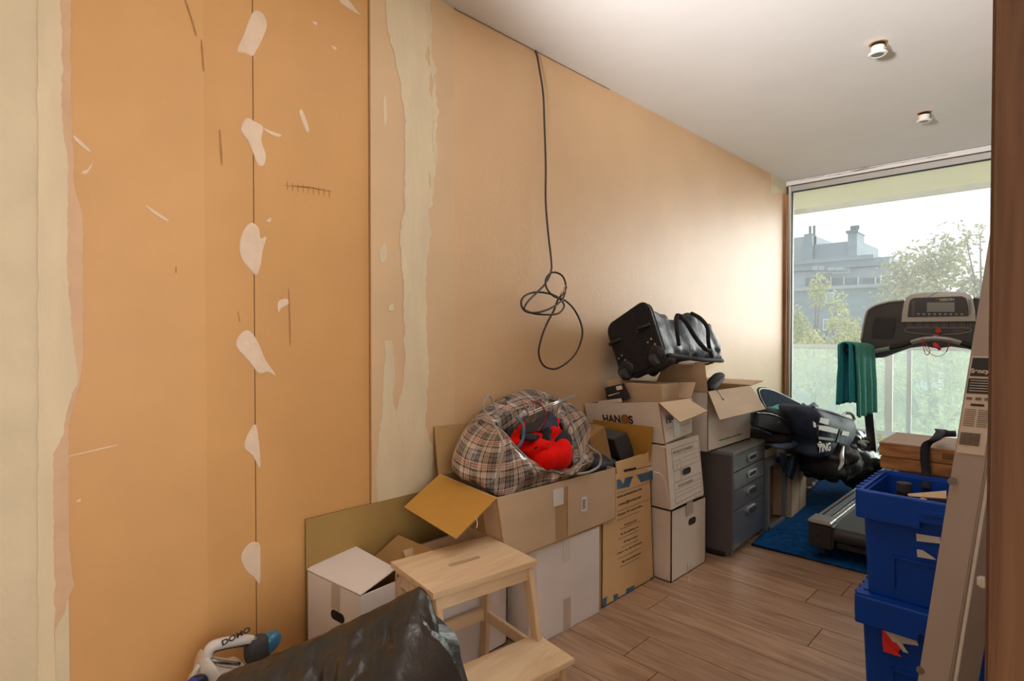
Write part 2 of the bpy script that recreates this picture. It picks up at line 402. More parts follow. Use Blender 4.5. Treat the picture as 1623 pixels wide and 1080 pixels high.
wall = struct(thing('wall_left', None, None, (0, 0, 0)))
box('wall_core', (-.2, -2.6, -.02), (-.0005, WY+.15, HC+.02), 'seam', wall)
TH = .0
def board(y0, y1, m, x1, lab, z0=0, z1=HC):
    return box('board', (-.0005, y0, z0), (x1, y1, z1), m, wall, bev=.001, label=lab)
board(-2.45, .224, 'cream', .006, 'pale cream board')
box('board', (-.0005, .2245, 0), (.004, .58, HC), 'orange', wall, label='orange board')
box('board', (-.0005, .58, 0), (.0041, .7325, HC), 'orange_deep', wall, label='orange board')
board(.735, 1.176, 'orange_deep', .004, 'orange board')
board(1.180, 1.603, 'raw', .013, 'raised raw pale board')
board(1.606, WY, 'peach', .004, 'painted board paled to peach for window light')
def patch(pts, m, x=.0045, th=.0014, name='filler_patch', lab=None):
    P = [at(a, b, x=x) for a, b in pts]
    for p in P: p.x = x
    P = cr(P, 3, True)
    c = sum(P, Vector())/len(P); n = len(P)
    V = [c+Vector((th, 0, 0))]; V += [p for p in P]; inner = [p*1 for p in P]
    V += [c+(p-c)*.93+Vector((th, 0, 0)) for p in P]
    F = []
    for i in range(n):
        j = (i+1) % n
        F.append((0, 1+n+i, 1+n+j)); F.append((1+i, 1+j, 1+n+j, 1+n+i))
    return mobj(name, V, F, m, wall, lab)
# ragged plaster border between the cream board and the orange board
def ragged(poly, m, x, th=.0012, name='plaster_strip'):
    P = [at(a, b, x=x) for a, b in poly]
    for p in P: p.x = x
    v, f = prism(P, (th, 0, 0)); return mobj(name, v, f, m, wall)
def strip(left, right, m, x, th=.0012, name='plaster_strip', jag=1.2):
    """strip between two y-sorted px edges, jagged at a fine scale"""
    ys = sorted({y for _, y in left} | {y for _, y in right}); y0, y1 = ys[0], ys[-1]
    def ev(e, y):
        for (xa, ya), (xb, yb) in zip(e, e[1:]):
            if ya <= y <= yb: return xa+(xb-xa)*(y-ya)/max(1e-6, yb-ya)
        return e[-1][0] if y > e[-1][1] else e[0][0]
    V, F = [], []; n = int((y1-y0)/6)
    for i in range(n+1):
        y = y0+(y1-y0)*i/n
        for e, sd in ((left, 1), (right, 2)):
            xx = ev(e, y)+jag*nz((y*.09, sd, 0), 1, sd)*2+jag*nz((y*.4, sd, 2), 1, sd)
            p = at(xx, y, x=x); p.x = x; V.append(p); V.append(p+Vector((th, 0, 0)))
    for i in range(n):
        a = i*4; b = a+4
        F += [(a+1, a+3, b+3, b+1), (a, a+1, b+1, b), (a+2, b+2, b+3, a+3)]
    F += [(0, 2, 3, 1), (n*4, n*4+1, n*4+3, n*4+2)]
    return mobj(name, V, F, m, wall)
strip([(80, -60), (80, 1140)], [(112, -60), (112, 150), (118, 300), (131, 340), (132, 560), (126, 610), (108, 680), (110, 860), (116, 930), (100, 975), (88, 1000), (87, 1140)], 'pinkish', .0062, .0008, jag=1.0)
strip([(60, -60), (60, 1140)], [(90, -60), (99, 60), (97, 180), (108, 270), (106, 420), (114, 520), (124, 605), (109, 640), (100, 690), (84, 720), (88, 1140)], 'cream2', .0072, .0012, jag=1.4)
patch([(97, 955), (104, 950), (106, 972), (100, 985), (95, 975)], 'white_filler')
# raised board's skim coat
strip([(609, -60), (611, 0), (615, 52), (625, 90), (636, 140), (641, 175), (641, 330), (636, 350), (634, 380), (637, 420), (640, 480), (640, 600), (630, 640), (625, 660), (640, 700), (636, 760), (628, 795), (627, 860)],
      [(674, -60), (674, 20), (681, 50), (675, 90), (682, 120), (679, 140), (688, 170), (684, 250), (680, 275), (679, 330), (683, 370), (676, 420), (676, 520), (679, 590), (675, 680), (686, 715), (684, 740), (690, 860)], 'cream2', .0132, .0016, 'skim_coat', 1.6)
strip([(610, 540), (607, 600), (605, 650), (600, 700), (595, 740), (600, 800)], [(622, 540), (626, 600), (622, 640), (640, 670), (641, 740), (641, 800)], 'cream2', .0131, .0012, 'skim_coat', 1.6)
strip([(674, 0), (676, 60), (688, 150), (684, 270), (677, 330)], [(681, 0), (684, 60), (693, 175), (690, 275), (683, 330)], 'cream', .0131, .001, 'skim_coat', 2.4)
patch([(680, 35), (684, 28), (685, 50), (681, 56)], 'cream', .0131)
patch([(676, 215), (684, 210), (686, 240), (690, 275), (682, 282), (677, 250)], 'cream2', .0131)
patch([(607, 160), (611, 152), (613, 190), (609, 198)], 'cream', .0131); patch([(601, 400), (610, 385), (613, 408), (604, 418)], 'cream', .0131)
patch([(616, 486), (623, 482), (624, 492), (617, 493)], 'cream', .0131)
# white filler patches over the board screws, one below the other
for q in ([(404, 17), (417, 22), (423, 40), (417, 58), (412, 70), (406, 80), (400, 89), (388, 84), (376, 80), (386, 55), (395, 30)],
          [(384, 196), (392, 187), (404, 193), (417, 202), (414, 222), (421, 245), (418, 262), (408, 260), (400, 240), (392, 222), (382, 208)],
          [(399, 353), (410, 362), (413, 378), (422, 376), (416, 398), (413, 420), (406, 436), (394, 425), (382, 408), (380, 385), (388, 362)],
          [(383, 528), (396, 525), (410, 545), (420, 570), (437, 595), (424, 590), (410, 592), (396, 575), (374, 548)],
          [(404, 673), (409, 690), (413, 730), (411, 742), (400, 722), (387, 710), (392, 690)],
          [(399, 860), (411, 862), (413, 880), (412, 925), (402, 915), (390, 905), (382, 885), (388, 870)]):
    patch(q, 'white_filler')
for q in ([(474, 178), (480, 176), (490, 205), (485, 208)], [(441, 478), (455, 474), (457, 482), (446, 488), (441, 496)], [(495, 34), (503, 36), (500, 40)],
          [(525, 72), (534, 76), (530, 79)], [(115, 215), (122, 218), (143, 238), (139, 240), (120, 224)], [(128, 273), (140, 268), (146, 258), (144, 266), (136, 276)],
          [(230, 325), (236, 328), (266, 348), (262, 350), (240, 336)], [(418, 203), (430, 208), (446, 214), (440, 217), (424, 210)], [(495, 981), (520, 975), (518, 980), (498, 984)],
          [(120, 795), (128, 790), (126, 796)], [(100, 725), (180, 706), (180, 708), (110, 724)], [(538, 2), (552, 0), (566, 18), (572, 24), (560, 18)], [(422, 350), (430, 345), (428, 352)]):
    patch(q, 'white_filler', th=.0006, name='scuff')
for q in ([(292, 0), (295, 0), (305, 30), (312, 55), (309, 55), (302, 30)], [(318, 66), (321, 68), (324, 110), (321, 108)], [(347, 210), (350, 210), (353, 258), (350, 256)],
          [(457, 465), (459, 465), (461, 540), (459, 540)], [(278, 424), (280, 424), (280, 432), (278, 432)], [(376, 494), (378, 496), (381, 510), (379, 508)]):
    patch(q, 'scratch', th=.0006, name='scratch')
for i in range(9):
    xx = 455+i*8.3; patch([(xx, 289+i*1.6), (xx+1, 289+i*1.6), (xx+1.2, 300+i*1.5), (xx+.2, 300+i*1.5)], 'scratch', th=.0004, name='pencil_tick')
patch([(455, 294), (490, 296), (523, 303), (523, 304), (490, 297.4), (455, 295)], 'scratch', th=.0004, name='pencil_line')
# vertical seam, ceiling joint and corner patch of the painted board
box('seam_line', (.0040, .7322, 0), (.0046, .7338, HC), 'seam', wall)
box('seam_line', (.0040, 1.1766, 0), (.0046, 1.1796, HC), 'scratch', wall)
strip([(1222, 276), (1222, 300)], [(1246, 290), (1246, 306)], 'cream', .0045, .002, 'filler_patch', .5)
tubeobj('ceiling_crack', [Vector((.006, 1.5+i*.1, HC-.001+.0015*nz((i, 0, 0), 1.3))) for i in range(14)], .0016, 'seam', wall, seg=4)

# right wall with wooden end post, rear and side walls of the adjoining space
wr_ = struct(box('wall_right', (XR, .9, 0), (XR+.12, WY+.15, HC), 'wallwhite'))
struct(box('wall_side', (4.5, -2.6, -.02), (4.62, 1.1, HC), 'wallwhite'))
struct(box('wall_front', (XR+.1, .98, 0), (4.55, 1.1, HC), 'wallwhite'))
struct(box('wall_back', (-.2, -2.6, -.02), (4.62, -2.48, HC), 'wallwhite'))
post = struct(thing('door_1', None, None, (1.923, .8, 0)))
box('door_post', (1.923, .8, 0), (2.26, .9, HC), 'jamb', post, bev=.003, label='reddish wooden door post')

# ------------------------------------------------------------------ window wall
win = struct(thing('window_1', None, None, (0, WY, 0)))
box('wood_strip', (.0045, WY-.075, 0), (.030, WY, 2.62), 'wframe', win, bev=.002, label='varnished wooden side strip')
box('side_frame', (.030, WY-.03, 0), (.050, WY+.06, 2.70), 'cream_frame', win)
box('side_gasket', (.050, WY-.004, .05), (.057, WY+.02, 2.655), 'gasket', win)
box('upper_board', (.0, WY-.02, 2.708), (XR, WY+.06, HC), 'ceiling', win, label='chipped plaster strip over the frame')
box('header_frame', (.03, WY-.012, 2.652), (XR, WY+.06, 2.706), 'alu', win, bev=.002)
box('header_gap', (.02, WY-.0215, 2.702), (XR, WY-.010, 2.710), 'seam', win)
box('header_gasket', (.05, WY-.005, 2.643), (XR, WY+.02, 2.652), 'gasket', win)
box('bottom_frame', (.03, WY-.03, 0), (XR, WY+.06, .055), 'cream_frame', win)
box('side_frame', (XR-.03, WY-.03, 0), (XR, WY+.06, 2.70), 'cream_frame', win)
box('pane', (.05, WY+.008, .055), (XR-.03, WY+.014, 2.652), 'glass', win)
for i, (a, b, zz) in enumerate(((.12, .34, 2.742), (.36, .75, 2.736), (.55, 1.0, 2.742), (1.0, 1.25, 2.738), (.62, .70, 2.748))):
    P = [Vector((a+(b-a)*t/8, WY-.0205, zz+.004*nz((t, i, 0), .8))) for t in range(9)]
    tubeobj('crack', P, [.0008+.0025*abs(nz((t, i, 5), .9)) for t in range(9)], 'seam', win, seg=4)
tubeobj('crack', [Vector((a/10*XR, WY-.022, HC-.001)) for a in range(11)], .0018, 'seam', win, seg=4)

bal = struct(thing('terrain_balcony', None, None, (0, WY, 0)))
box('balcony_floor', (-2.5, WY+.06, -.2), (5, 6.95, -.02), 'concrete', bal)
box('balcony_soffit', (-2.5, WY+.06, 2.70), (5, 6.88, 2.9), 'soffit', bal)
box('soffit_edge', (-2.5, 6.84, 2.655), (5, 6.90, 2.92), 'concrete', bal)
rl = thing('balcony_railing', 'pale balcony railing with milky glass panels outside the big window', 'railing', (0, 6.8, 0))
box('top_rail', (-2.4, 6.78, 1.125), (4.8, 6.83, 1.165), 'rail', rl, bev=.004)
box('bottom_rail', (-2.4, 6.78, .24), (4.8, 6.83, .285), 'cream_frame', rl, bev=.003)
pxs = [at(1409, 620, y=6.8).x, at(1441, 620, y=6.8).x]
for x in (-1.55, -.62, pxs[0], pxs[0]+1.05, pxs[0]+2.2):
    box('post', (x-.03, 6.785, -.02), (x+.03, 6.825, 1.125), 'cream_frame', rl, bev=.003)
a, b = at(1443, 556, y=6.84), at(1438, 686, y=6.84)
box('mullion', (pxs[1]-.018, 6.79, .28), (pxs[1]+.018, 6.815, 1.125), 'rail', rl)
xs = [-2.4, -1.55, -.62, pxs[0], pxs[1], pxs[0]+1.05, pxs[0]+2.2, 4.8]
for a, b in zip(xs, xs[1:]): box('glass_panel', (a+.005, 6.80, .28), (b-.005, 6.806, 1.13), 'railglass', rl)
bb = thing('storage_box', 'low blue covered chest on the balcony floor', 'chest', (.5, 6.2, 0))
bx0 = at(1393, 700, y=6.4); box('chest_body', (bx0.x-.02, 6.3, -.02), (bx0.x+.28, 6.6, .16), 'bluec', bb, bev=.02)
box('chest_lid', (bx0.x-.03, 6.29, .16), (bx0.x+.29, 6.61, .19), 'bluec', bb, bev=.01)

# ------------------------------------------------------------------ view outside
gr = struct(box('ground', (-80, 8, -9.3), (80, 120, -9), 'leaf2'))
YB = 45.0
def bp(px, py): return at(px, py, y=YB)
bd = thing('apartment_building', 'hazy grey brick apartment block with stepped roof terrace and chimneys', 'building', (-10, YB, -9))
def brect(name, x0, y0, x1, y1, m, d0=0, d1=8, lab=None, parent=None):
    a, b = bp(x0, y0), bp(x1, y1); return box(name, (min(a.x, b.x), YB+d0, min(a.z, b.z)), (max(a.x, b.x), YB+d1, max(a.z, b.z)), m, parent or bd, label=lab)
lo = bp(1448, 450); fa = bp(1150, 451)
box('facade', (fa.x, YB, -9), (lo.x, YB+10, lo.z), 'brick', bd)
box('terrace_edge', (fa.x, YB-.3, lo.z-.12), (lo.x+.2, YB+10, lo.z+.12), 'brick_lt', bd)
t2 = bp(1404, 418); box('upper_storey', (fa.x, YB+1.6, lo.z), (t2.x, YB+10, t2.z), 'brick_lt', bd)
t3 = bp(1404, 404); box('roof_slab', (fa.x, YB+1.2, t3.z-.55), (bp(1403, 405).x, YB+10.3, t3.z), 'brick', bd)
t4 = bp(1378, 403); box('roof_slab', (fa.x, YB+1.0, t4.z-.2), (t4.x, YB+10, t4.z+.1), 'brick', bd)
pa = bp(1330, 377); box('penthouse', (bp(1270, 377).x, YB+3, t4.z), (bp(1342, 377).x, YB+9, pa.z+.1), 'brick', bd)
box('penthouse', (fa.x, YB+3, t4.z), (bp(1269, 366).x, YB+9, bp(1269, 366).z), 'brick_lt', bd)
c0, c1 = bp(1328, 363), bp(1343, 363)
ch = box('chimney', (c0.x, YB+2.5, t4.z), (c1.x, YB+4.5, c0.z), 'brick', bd)
box('chimney_cap', (c0.x-.1, YB+2.4, c0.z), (c1.x+.1, YB+4.6, c0.z+.18), 'brick_dk', ch)
for q in (.2, .7): cyl('chimney_pot', Vector((c0.x+(c1.x-c0.x)*q, YB+3.3, c0.z+.18)), Vector((c0.x+(c1.x-c0.x)*q, YB+3.3, c0.z+.62)), .16, 'brick_dk', ch, 10)
c2 = bp(1265, 366)
ch = box('chimney', (bp(1256, 366).x, YB+2.6, t4.z), (bp(1269, 366).x, YB+3.6, c2.z+.1), 'brick', bd)
for q in (0, .3): cyl('chimney_pot', Vector((c2.x-.1+q, YB+3, c2.z)), Vector((c2.x-.1+q, YB+3, c2.z+.75)), .09, 'brick_dk', ch, 8)
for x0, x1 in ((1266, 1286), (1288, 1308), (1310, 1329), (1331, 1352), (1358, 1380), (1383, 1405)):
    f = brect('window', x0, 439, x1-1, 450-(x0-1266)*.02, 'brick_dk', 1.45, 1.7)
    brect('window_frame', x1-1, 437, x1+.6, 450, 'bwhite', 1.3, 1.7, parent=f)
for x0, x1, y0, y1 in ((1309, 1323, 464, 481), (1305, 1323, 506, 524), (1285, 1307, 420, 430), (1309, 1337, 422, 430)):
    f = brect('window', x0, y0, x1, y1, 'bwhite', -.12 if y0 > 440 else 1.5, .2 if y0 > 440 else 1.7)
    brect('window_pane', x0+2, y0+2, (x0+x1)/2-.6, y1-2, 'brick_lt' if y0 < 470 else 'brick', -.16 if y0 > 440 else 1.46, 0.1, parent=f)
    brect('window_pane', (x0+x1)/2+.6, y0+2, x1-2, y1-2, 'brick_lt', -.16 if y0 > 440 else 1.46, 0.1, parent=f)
tb = bp(1412, 430)
for i, px in enumerate((1395, 1410, 1425, 1438)):
    q = bp(px, 446); cyl('terrace_post', Vector((q.x, YB+.2, lo.z)), Vector((q.x, YB+.2, lo.z+.75)), .05, 'bwhite', bd, 6)

def tree(name, label, c, rad, n, size, m, seed, trunk_h, group='trees outside the window', holes=.0, clumps=26):
    rnd = random.Random(seed); t = thing(name, label, 'tree', (c[0], c[1], -9), group)
    V, F = [], []; cl = []
    for k in range(clumps):
        while True:
            p = Vector((rnd.uniform(-1, 1), rnd.uniform(-1, 1), rnd.uniform(-1, 1)))
            if .35 < p.length < .95: break
        cl.append((Vector((p.x*rad[0], p.y*rad[1], p.z*rad[2])), rnd.uniform(.18, .42)))
    for i in range(n):
        o, s = rnd.choice(cl); d = Vector((rnd.gauss(0, 1), rnd.gauss(0, 1), rnd.gauss(0, 1))).normalized()*(rnd.random()**.5)
        p = Vector(c)+o+Vector((d.x*rad[0]*s, d.y*rad[1]*s, d.z*rad[2]*s))
        a = Vector((rnd.gauss(0, 1), rnd.gauss(0, 1), rnd.gauss(0, 1))).normalized(); b = a.cross(Vector((rnd.gauss(0, 1), rnd.gauss(0, 1), 1))).normalized()
        q = size*rnd.uniform(.6, 1.3); k = len(V)
        V += [p-a*q, p+b*q*.45, p+a*q, p-b*q*.45]; F.append((k, k+1, k+2, k+3))
    o = mobj('foliage', V, F, m, t); o['kind'] = 'stuff'
    P = [Vector((c[0], c[1], -9)), Vector((c[0]+.1, c[1], -9+trunk_h*.5)), Vector((c[0], c[1], c[2]))]
    tubeobj('trunk', cr(P, 4), [.28-.2*i/8 for i in range(9)], 'bark', t, seg=8)
    for o2, s in cl[:14]:
        st = Vector((c[0], c[1], c[2]-rad[2]*.6)); tubeobj('branch', [st, lerp(st, Vector(c)+o2, .5)+Vector((0, 0, .2)), Vector(c)+o2], [.07, .04, .015], 'bark', t, seg=5)
    return t
def tp(px, py, Y): q = at(px, py, y=Y); return (q.x, q.y, q.z)
tree('birch_tree', 'yellow-green slender tree in front of the grey building, left in the window', tp(1290, 532, 26), (1.25, 1.2, 2.4), 5000, .085, 'leaf', 3, 9)
tree('birch_tree', 'small yellow-green tree crown just above the railing beside the towels', tp(1330, 560, 24), (1.1, 1.2, 1.3), 3500, .08, 'leaf', 5, 8)
tree('leafy_tree', 'tall olive tree rising above the treadmill console right of the building', tp(1500, 500, 36), (3.6, 2.5, 3.9), 9000, .14, 'leaf2', 8, 10, clumps=40)
tree('leafy_tree', 'thin tall tree top standing highest behind the white leaning profile', tp(1556, 450, 33), (.9, .9, 2.6), 900, .10, 'leaf2', 11, 10, clumps=14)
tree('leafy_tree', 'broad green tree seen through the railing glass under the console', tp(1480, 630, 17), (2.0, 1.5, 1.9), 9000, .075, 'leaf', 13, 8, clumps=34)
tree('leafy_tree', 'pale green bush seen through the railing glass between wood strip and towels', tp(1290, 590, 18), (1.1, 1.2, 1.0), 4000, .07, 'leaf', 17, 8)
tree('leafy_tree', 'dark distant tree behind the broad green one at the foot of the building', tp(1400, 590, 30), (3.2, 1.8, 1.8), 6000, .12, 'leaf2', 19, 8, clumps=30)

# ------------------------------------------------------------------ ceiling lights
for i, (px, py, lab) in enumerate(((1392, 69, 'white ceiling spotlight dangling from its dark hole, nearer the door post'), (1465, 179, 'smaller-looking white ceiling spotlight dangling from its hole, nearer the window'))):
    c = at(px, py, z=HC); t = thing('ceiling_spotlight', lab, 'light', c, 'ceiling spotlights')
    cyl('recess_hole', c+Vector((0, 0, .002)), c-Vector((0, 0, .002)), .041, 'scratch', t, 24)
    cyl('recess_dark', c-Vector((0, 0, .0015)), c-Vector((0, 0, .0028)), .031, 'dark', t, 24)
    d = c-Vector((0, .004, .014)); ax = Vector((-.02, -.03, -1)).normalized()
    cyl('housing', d+ax*.004, d+ax*.036, .030, 'card_cream', t, 24)
    rg = []
    for r_, h_ in ((.030, .034), (.041, .036), (.044, .040), (.040, .046), (.028, .047), (.026, .043)):
        rg.append([d+ax*h_+Vector((math.cos(k*math.pi/14)*r_, math.sin(k*math.pi/14)*r_, 0)) for k in range(28)])
    loft('trim_ring', rg, 'paper', t)
    cyl('lens', d+ax*.040, d+ax*.0445, .026, 'metal_dk', t, 24)
    tubeobj('spring_clip', [d+Vector((.034, 0, 0)), d+Vector((.036, .0, -.015)), d+Vector((.030, 0, -.03))], .003, 'metal_dk', t, seg=5)

# ------------------------------------------------------------------ cable hanging on the wall
def cb(px, py, x): return at(px, py, x=x)
pts = [(848, 80, .004), (851, 88, .02), (855, 110, .03), (861, 150, .035), (863, 200, .035), (865, 260, .04), (865, 320, .045), (869, 370, .05), (874, 415, .06), (873, 432, .065), (865, 449, .07),
       (850, 465, .08), (838, 477, .10), (831, 488, .11)]
loop1 = [(833, 492, .11), (845, 497, .12), (865, 499, .14), (885, 497, .14), (894, 487, .12), (891, 478, .10), (880, 469, .08), (862, 464, .07), (845, 464, .07), (831, 470, .08), (826, 481, .09), (832, 493, .11), (848, 496, .13), (868, 491, .13), (884, 482, .12),
         (893, 472, .11), (897, 455, .10), (893, 440, .09), (884, 433, .08), (873, 433, .07), (865, 444, .07), (867, 458, .08), (878, 470, .10), (893, 475, .11), (908, 488, .12), (919, 508, .12), (923, 530, .12), (915, 556, .12), (900, 574, .12), (880, 585, .12), (862, 580, .11), (854, 562, .10), (857, 540, .10), (866, 515, .10), (878, 492, .11), (884, 476, .12), (892, 466, .13)]
P = cr([cb(*p) for p in pts+loop1], 6)
c = thing('hanging_cable', 'dark electric cable hanging in loops from the ceiling edge down the wall', 'cable', P[0])
tubeobj('cable_sheath', P, .0052, 'cable', c, seg=8)
for a in ((896, 452), (899, 455), (890, 462)):
    tubeobj('bare_wire', [cb(892, 467, .13), cb(a[0]-2, a[1]+5, .135), cb(a[0]+1, a[1], .135)], .0022, 'copper', c, seg=6)

# ------------------------------------------------------------------ cartons
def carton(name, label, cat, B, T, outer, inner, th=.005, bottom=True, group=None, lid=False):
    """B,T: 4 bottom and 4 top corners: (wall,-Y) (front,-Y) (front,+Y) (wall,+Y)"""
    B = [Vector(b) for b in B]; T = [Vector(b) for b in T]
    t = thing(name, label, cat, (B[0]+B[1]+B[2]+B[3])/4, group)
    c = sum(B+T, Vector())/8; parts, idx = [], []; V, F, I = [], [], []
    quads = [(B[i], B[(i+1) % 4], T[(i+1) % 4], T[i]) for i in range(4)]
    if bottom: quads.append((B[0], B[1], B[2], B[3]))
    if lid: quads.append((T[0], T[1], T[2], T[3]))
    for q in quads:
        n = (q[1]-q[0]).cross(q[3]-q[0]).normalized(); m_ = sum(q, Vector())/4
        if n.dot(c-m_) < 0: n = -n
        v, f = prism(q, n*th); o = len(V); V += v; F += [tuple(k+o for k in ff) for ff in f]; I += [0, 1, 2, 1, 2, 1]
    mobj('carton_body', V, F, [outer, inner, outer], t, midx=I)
    return t
def rect(x0, x1, y0, y1, z): return [(x0, y0, z), (x1, y0, z), (x1, y1, z), (x0, y1, z)]
def onx(x, ys, zs, name, m, parent, th=.0012, label=None):
    """thin print or tape lying on a face x = const: list of (y,z)"""
    v, f = prism([Vector((x, y, z)) for y, z in zip(ys, zs)], (th, 0, 0)); return mobj(name, v, f, m, parent, label)
def rx(x, y0, y1, z0, z1, name, m, parent, th=.0012, label=None): return onx(x, (y0, y1, y1, y0), (z0, z0, z1, z1), name, m, parent, th, label)
def slot(c, half, r, nrm, ax, up, m, name, parent, th=.0016):
    """rounded-slot plate"""
    ax = Vector(ax); up = Vector(up); P = []
    for k in range(16):
        a = -math.pi/2+math.pi*k/15; P.append(Vector(c)+ax*(half+r*math.cos(a))+up*r*math.sin(a)) if k < 16 else 0
    for k in range(16):
        a = math.pi/2+math.pi*k/15; P.append(Vector(c)+ax*(-half+r*math.cos(a))+up*r*math.sin(a))
    v, f = prism(P, Vector(nrm)*th); return mobj(name, v, f, m, parent)

# cardboard sheet on the wall + open white/brown carton behind the stool
cs = panel('cardboard_sheet', [(.012, .905, .0), (.012, 1.62, 0), (.012, 1.62, .615), (.012, .905, .618)], .005, 'card_olive', inner='card_olive', edge='card_edge')
tag(cs, 'olive-brown cardboard sheet standing against the orange wall behind the small white box', 'cardboard')
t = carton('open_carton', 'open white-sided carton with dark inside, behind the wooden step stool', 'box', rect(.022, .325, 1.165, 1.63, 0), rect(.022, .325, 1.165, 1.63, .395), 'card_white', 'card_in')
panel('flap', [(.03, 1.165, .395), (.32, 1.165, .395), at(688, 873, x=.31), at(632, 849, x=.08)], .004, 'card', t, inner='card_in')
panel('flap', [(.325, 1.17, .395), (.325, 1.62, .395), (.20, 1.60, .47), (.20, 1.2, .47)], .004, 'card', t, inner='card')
# small white archive box
A3, B3, C3 = at(484.7, 904.4, z=.43), at(571.4, 946.4, z=.43), at(628, 903, z=.475)
A3 = Vector((.024, A3.y, .43))
t = carton('archive_box', 'small white box with lifted lid and hand hole, between bin bag and wall', 'box',
           [(A3.x, A3.y, 0), (B3.x, B3.y, 0), (B3.x-.02, 1.15, 0), (A3.x, 1.15, 0)], [A3, B3, (B3.x-.02, 1.15, .43), (A3.x, 1.15, .43)], 'card_white', 'card_in')
panel('lid', [A3+Vector((0, 0, .003)), B3+Vector((0, 0, .003)), at(628, 903, z=.452), at(552.4, 861, z=.462)], .004, 'card_white', t, label='white lid lifted at its far corner')
def onface(P0, P1, u, z, off=.0015):
    d = (Vector(P1)-Vector(P0)); n = Vector((d.y, -d.x, 0)).normalized(); p = lerp(P0, P1, u)+n*off; p.z = z; return p
slot(onface(A3, B3, .60, .325), .022, .016, (B3-A3).cross(Vector((0, 0, 1))).normalized(), (B3-A3).normalized(), (0, 0, 1), 'dark', 'hand_hole', t)
q = [onface(A3, B3, u, z) for u, z in ((.50, .43), (.64, .43), (.62, .345), (.48, .345))]
v, f = prism(q, (B3-A3).cross(Vector((0, 0, 1))).normalized()*.001); mobj('tape', v, f, 'tape_clear', t)
# big white box under the brown carton
t = carton('white_carton', 'large plain white box on the floor under the brown carton', 'box', [(.02, 1.655, 0), (.428, 1.655, 0), (.445, 2.11, 0), (.02, 2.11, 0)], [(.02, 1.655, .405), (.428, 1.655, .405), (.445, 2.11, .405), (.02, 2.11, .405)], 'card_white', 'card_white', lid=True)
n_ = Vector((1, -.037, 0)).normalized()
def wbq(y0, y1, z0, z1, name, m):
    xf = lambda y: .4285+(.0170)*(y-1.655)/.455
    q = [Vector((xf(y), y, z)) for y, z in ((y0, z0), (y1, z0), (y1, z1), (y0, z1))]; v, f = prism(q, n_*.0008); mobj(name, v, f, m, t)
wbq(1.86, 1.905, .30, .405, 'tape', 'tape_white'); wbq(1.865, 1.91, .0, .14, 'tape', 'tape_clear')
for i in range(4): wbq(1.668+i*.009, 1.670+i*.009, .02, .39, 'crease', 'ink_grey' if 0 else 'card_cream')

# brown carton with plaid bag
x1 = .45
T7 = [(.10, 1.45, .70), (x1, 1.452, .672), (x1, 2.232, .654), (.06, 2.232, .66)]
B7 = [(.06, 1.52, .43), (x1, 1.50, .412), (x1, 2.234, .411), (.06, 2.23, .415)]
t = carton('brown_carton', 'long brown open carton on the white box, holding the plaid bag', 'box', B7, T7, 'card', 'card_in')
panel('flap', [(.10, 1.45, .70), (x1, 1.452, .672), at(722.8, 854.4, x=x1), at(640, 804, x=.12)], .005, 'card_orange', t, label='ochre flap folded outwards', edge='card_edge')
panel('flap', [(.09, 1.45, .69), (.06, 2.2, .66), (.014, 2.2, .86), at(687, 676.7, x=.014)], .005, 'card_in', t, label='brown flap standing against the wall', edge='card_edge')
c_ = lambda px, py: at(px, py, x=x1+.0008)
def onc(pxs, name, m, lab=None):
    v, f = prism([c_(*p) for p in pxs], (.0008, 0, 0)); return mobj(name, v, f, m, t, lab)
onc([(876, 777), (893, 773), (893, 799), (877, 804)], 'paper_label', 'paper')
onc([(881, 803), (897, 799), (899, 851), (882, 856)], 'tape', 'tape'); onc([(893, 773), (899, 771.5), (899, 800), (893, 801)], 'tape', 'tape')
onc([(921, 789), (930, 787), (930, 810), (921, 812)], 'barcode_label', 'paper')
for i in range(6): v, f = prism([at(px, py, x=x1+.0018) for px, py in ((923, 793+i*2.6), (928, 792+i*2.6), (928, 793.3+i*2.6), (923, 794.3+i*2.6))], (.0004, 0, 0)); mobj('barcode_bar', v, f, 'ink', t)
onc([(898.6, 771), (899.6, 771), (899.6, 851), (898.6, 851)], 'seam', 'card_edge')
tubeobj('frayed_tape', cr([at(755, 822, x=.46), at(756.5, 830, x=.46), at(755, 838, x=.46)], 4), .002, 'card_cream', t, seg=5)

# ------------------------------------------------------------------ plaid bag
pb = thing('plaid_bag', 'open plaid checked shopping bag full of clothes in the brown carton', 'bag', (.26, 1.75, .47))
def ringpts(L): return [at(px, py, x=xx) for px, py, xx in L]
# silhouettes from bottom to rim: each ring is 10 control points (px,py,x) around: left, front..., right, back...
low = [(735, 745, .16), (760, 775, .30), (792, 790, .40), (845, 775, .42), (890, 760, .42), (920, 750, .40), (935, 735, .28), (905, 700, .12), (840, 690, .06), (770, 710, .06)]
mid1 = [(717, 735, .16), (748, 765, .32), (795, 775, .43), (848, 755, .44), (893, 752, .44), (926, 738, .41), (948, 722, .28), (915, 680, .10), (840, 660, .05), (762, 680, .05)]
mid2 = [(724, 703, .15), (752, 726, .32), (797, 742, .43), (843, 742, .445), (885, 752, .45), (920, 744, .42), (942, 708, .27), (920, 655, .09), (840, 630, .05), (770, 652, .05)]
mid3 = [(742, 675, .13), (768, 693, .30), (799, 712, .41), (833, 726, .44), (872, 744, .44), (910, 743, .41), (936, 690, .26), (916, 648, .09), (850, 618, .06), (792, 634, .06)]
rim = [(765, 662, .15), (783, 675, .26), (801, 689, .38), (820, 712, .41), (852, 738, .41), (894, 745, .40), (921, 735, .37), (897, 650, .14), (862, 632, .10), (825, 648, .16)]
rings = [low, mid1, mid2, mid3, rim]
N = 72
R_ = [cr(ringpts(r), 8, True) for r in rings]
n0 = len(R_[0])
allr = []
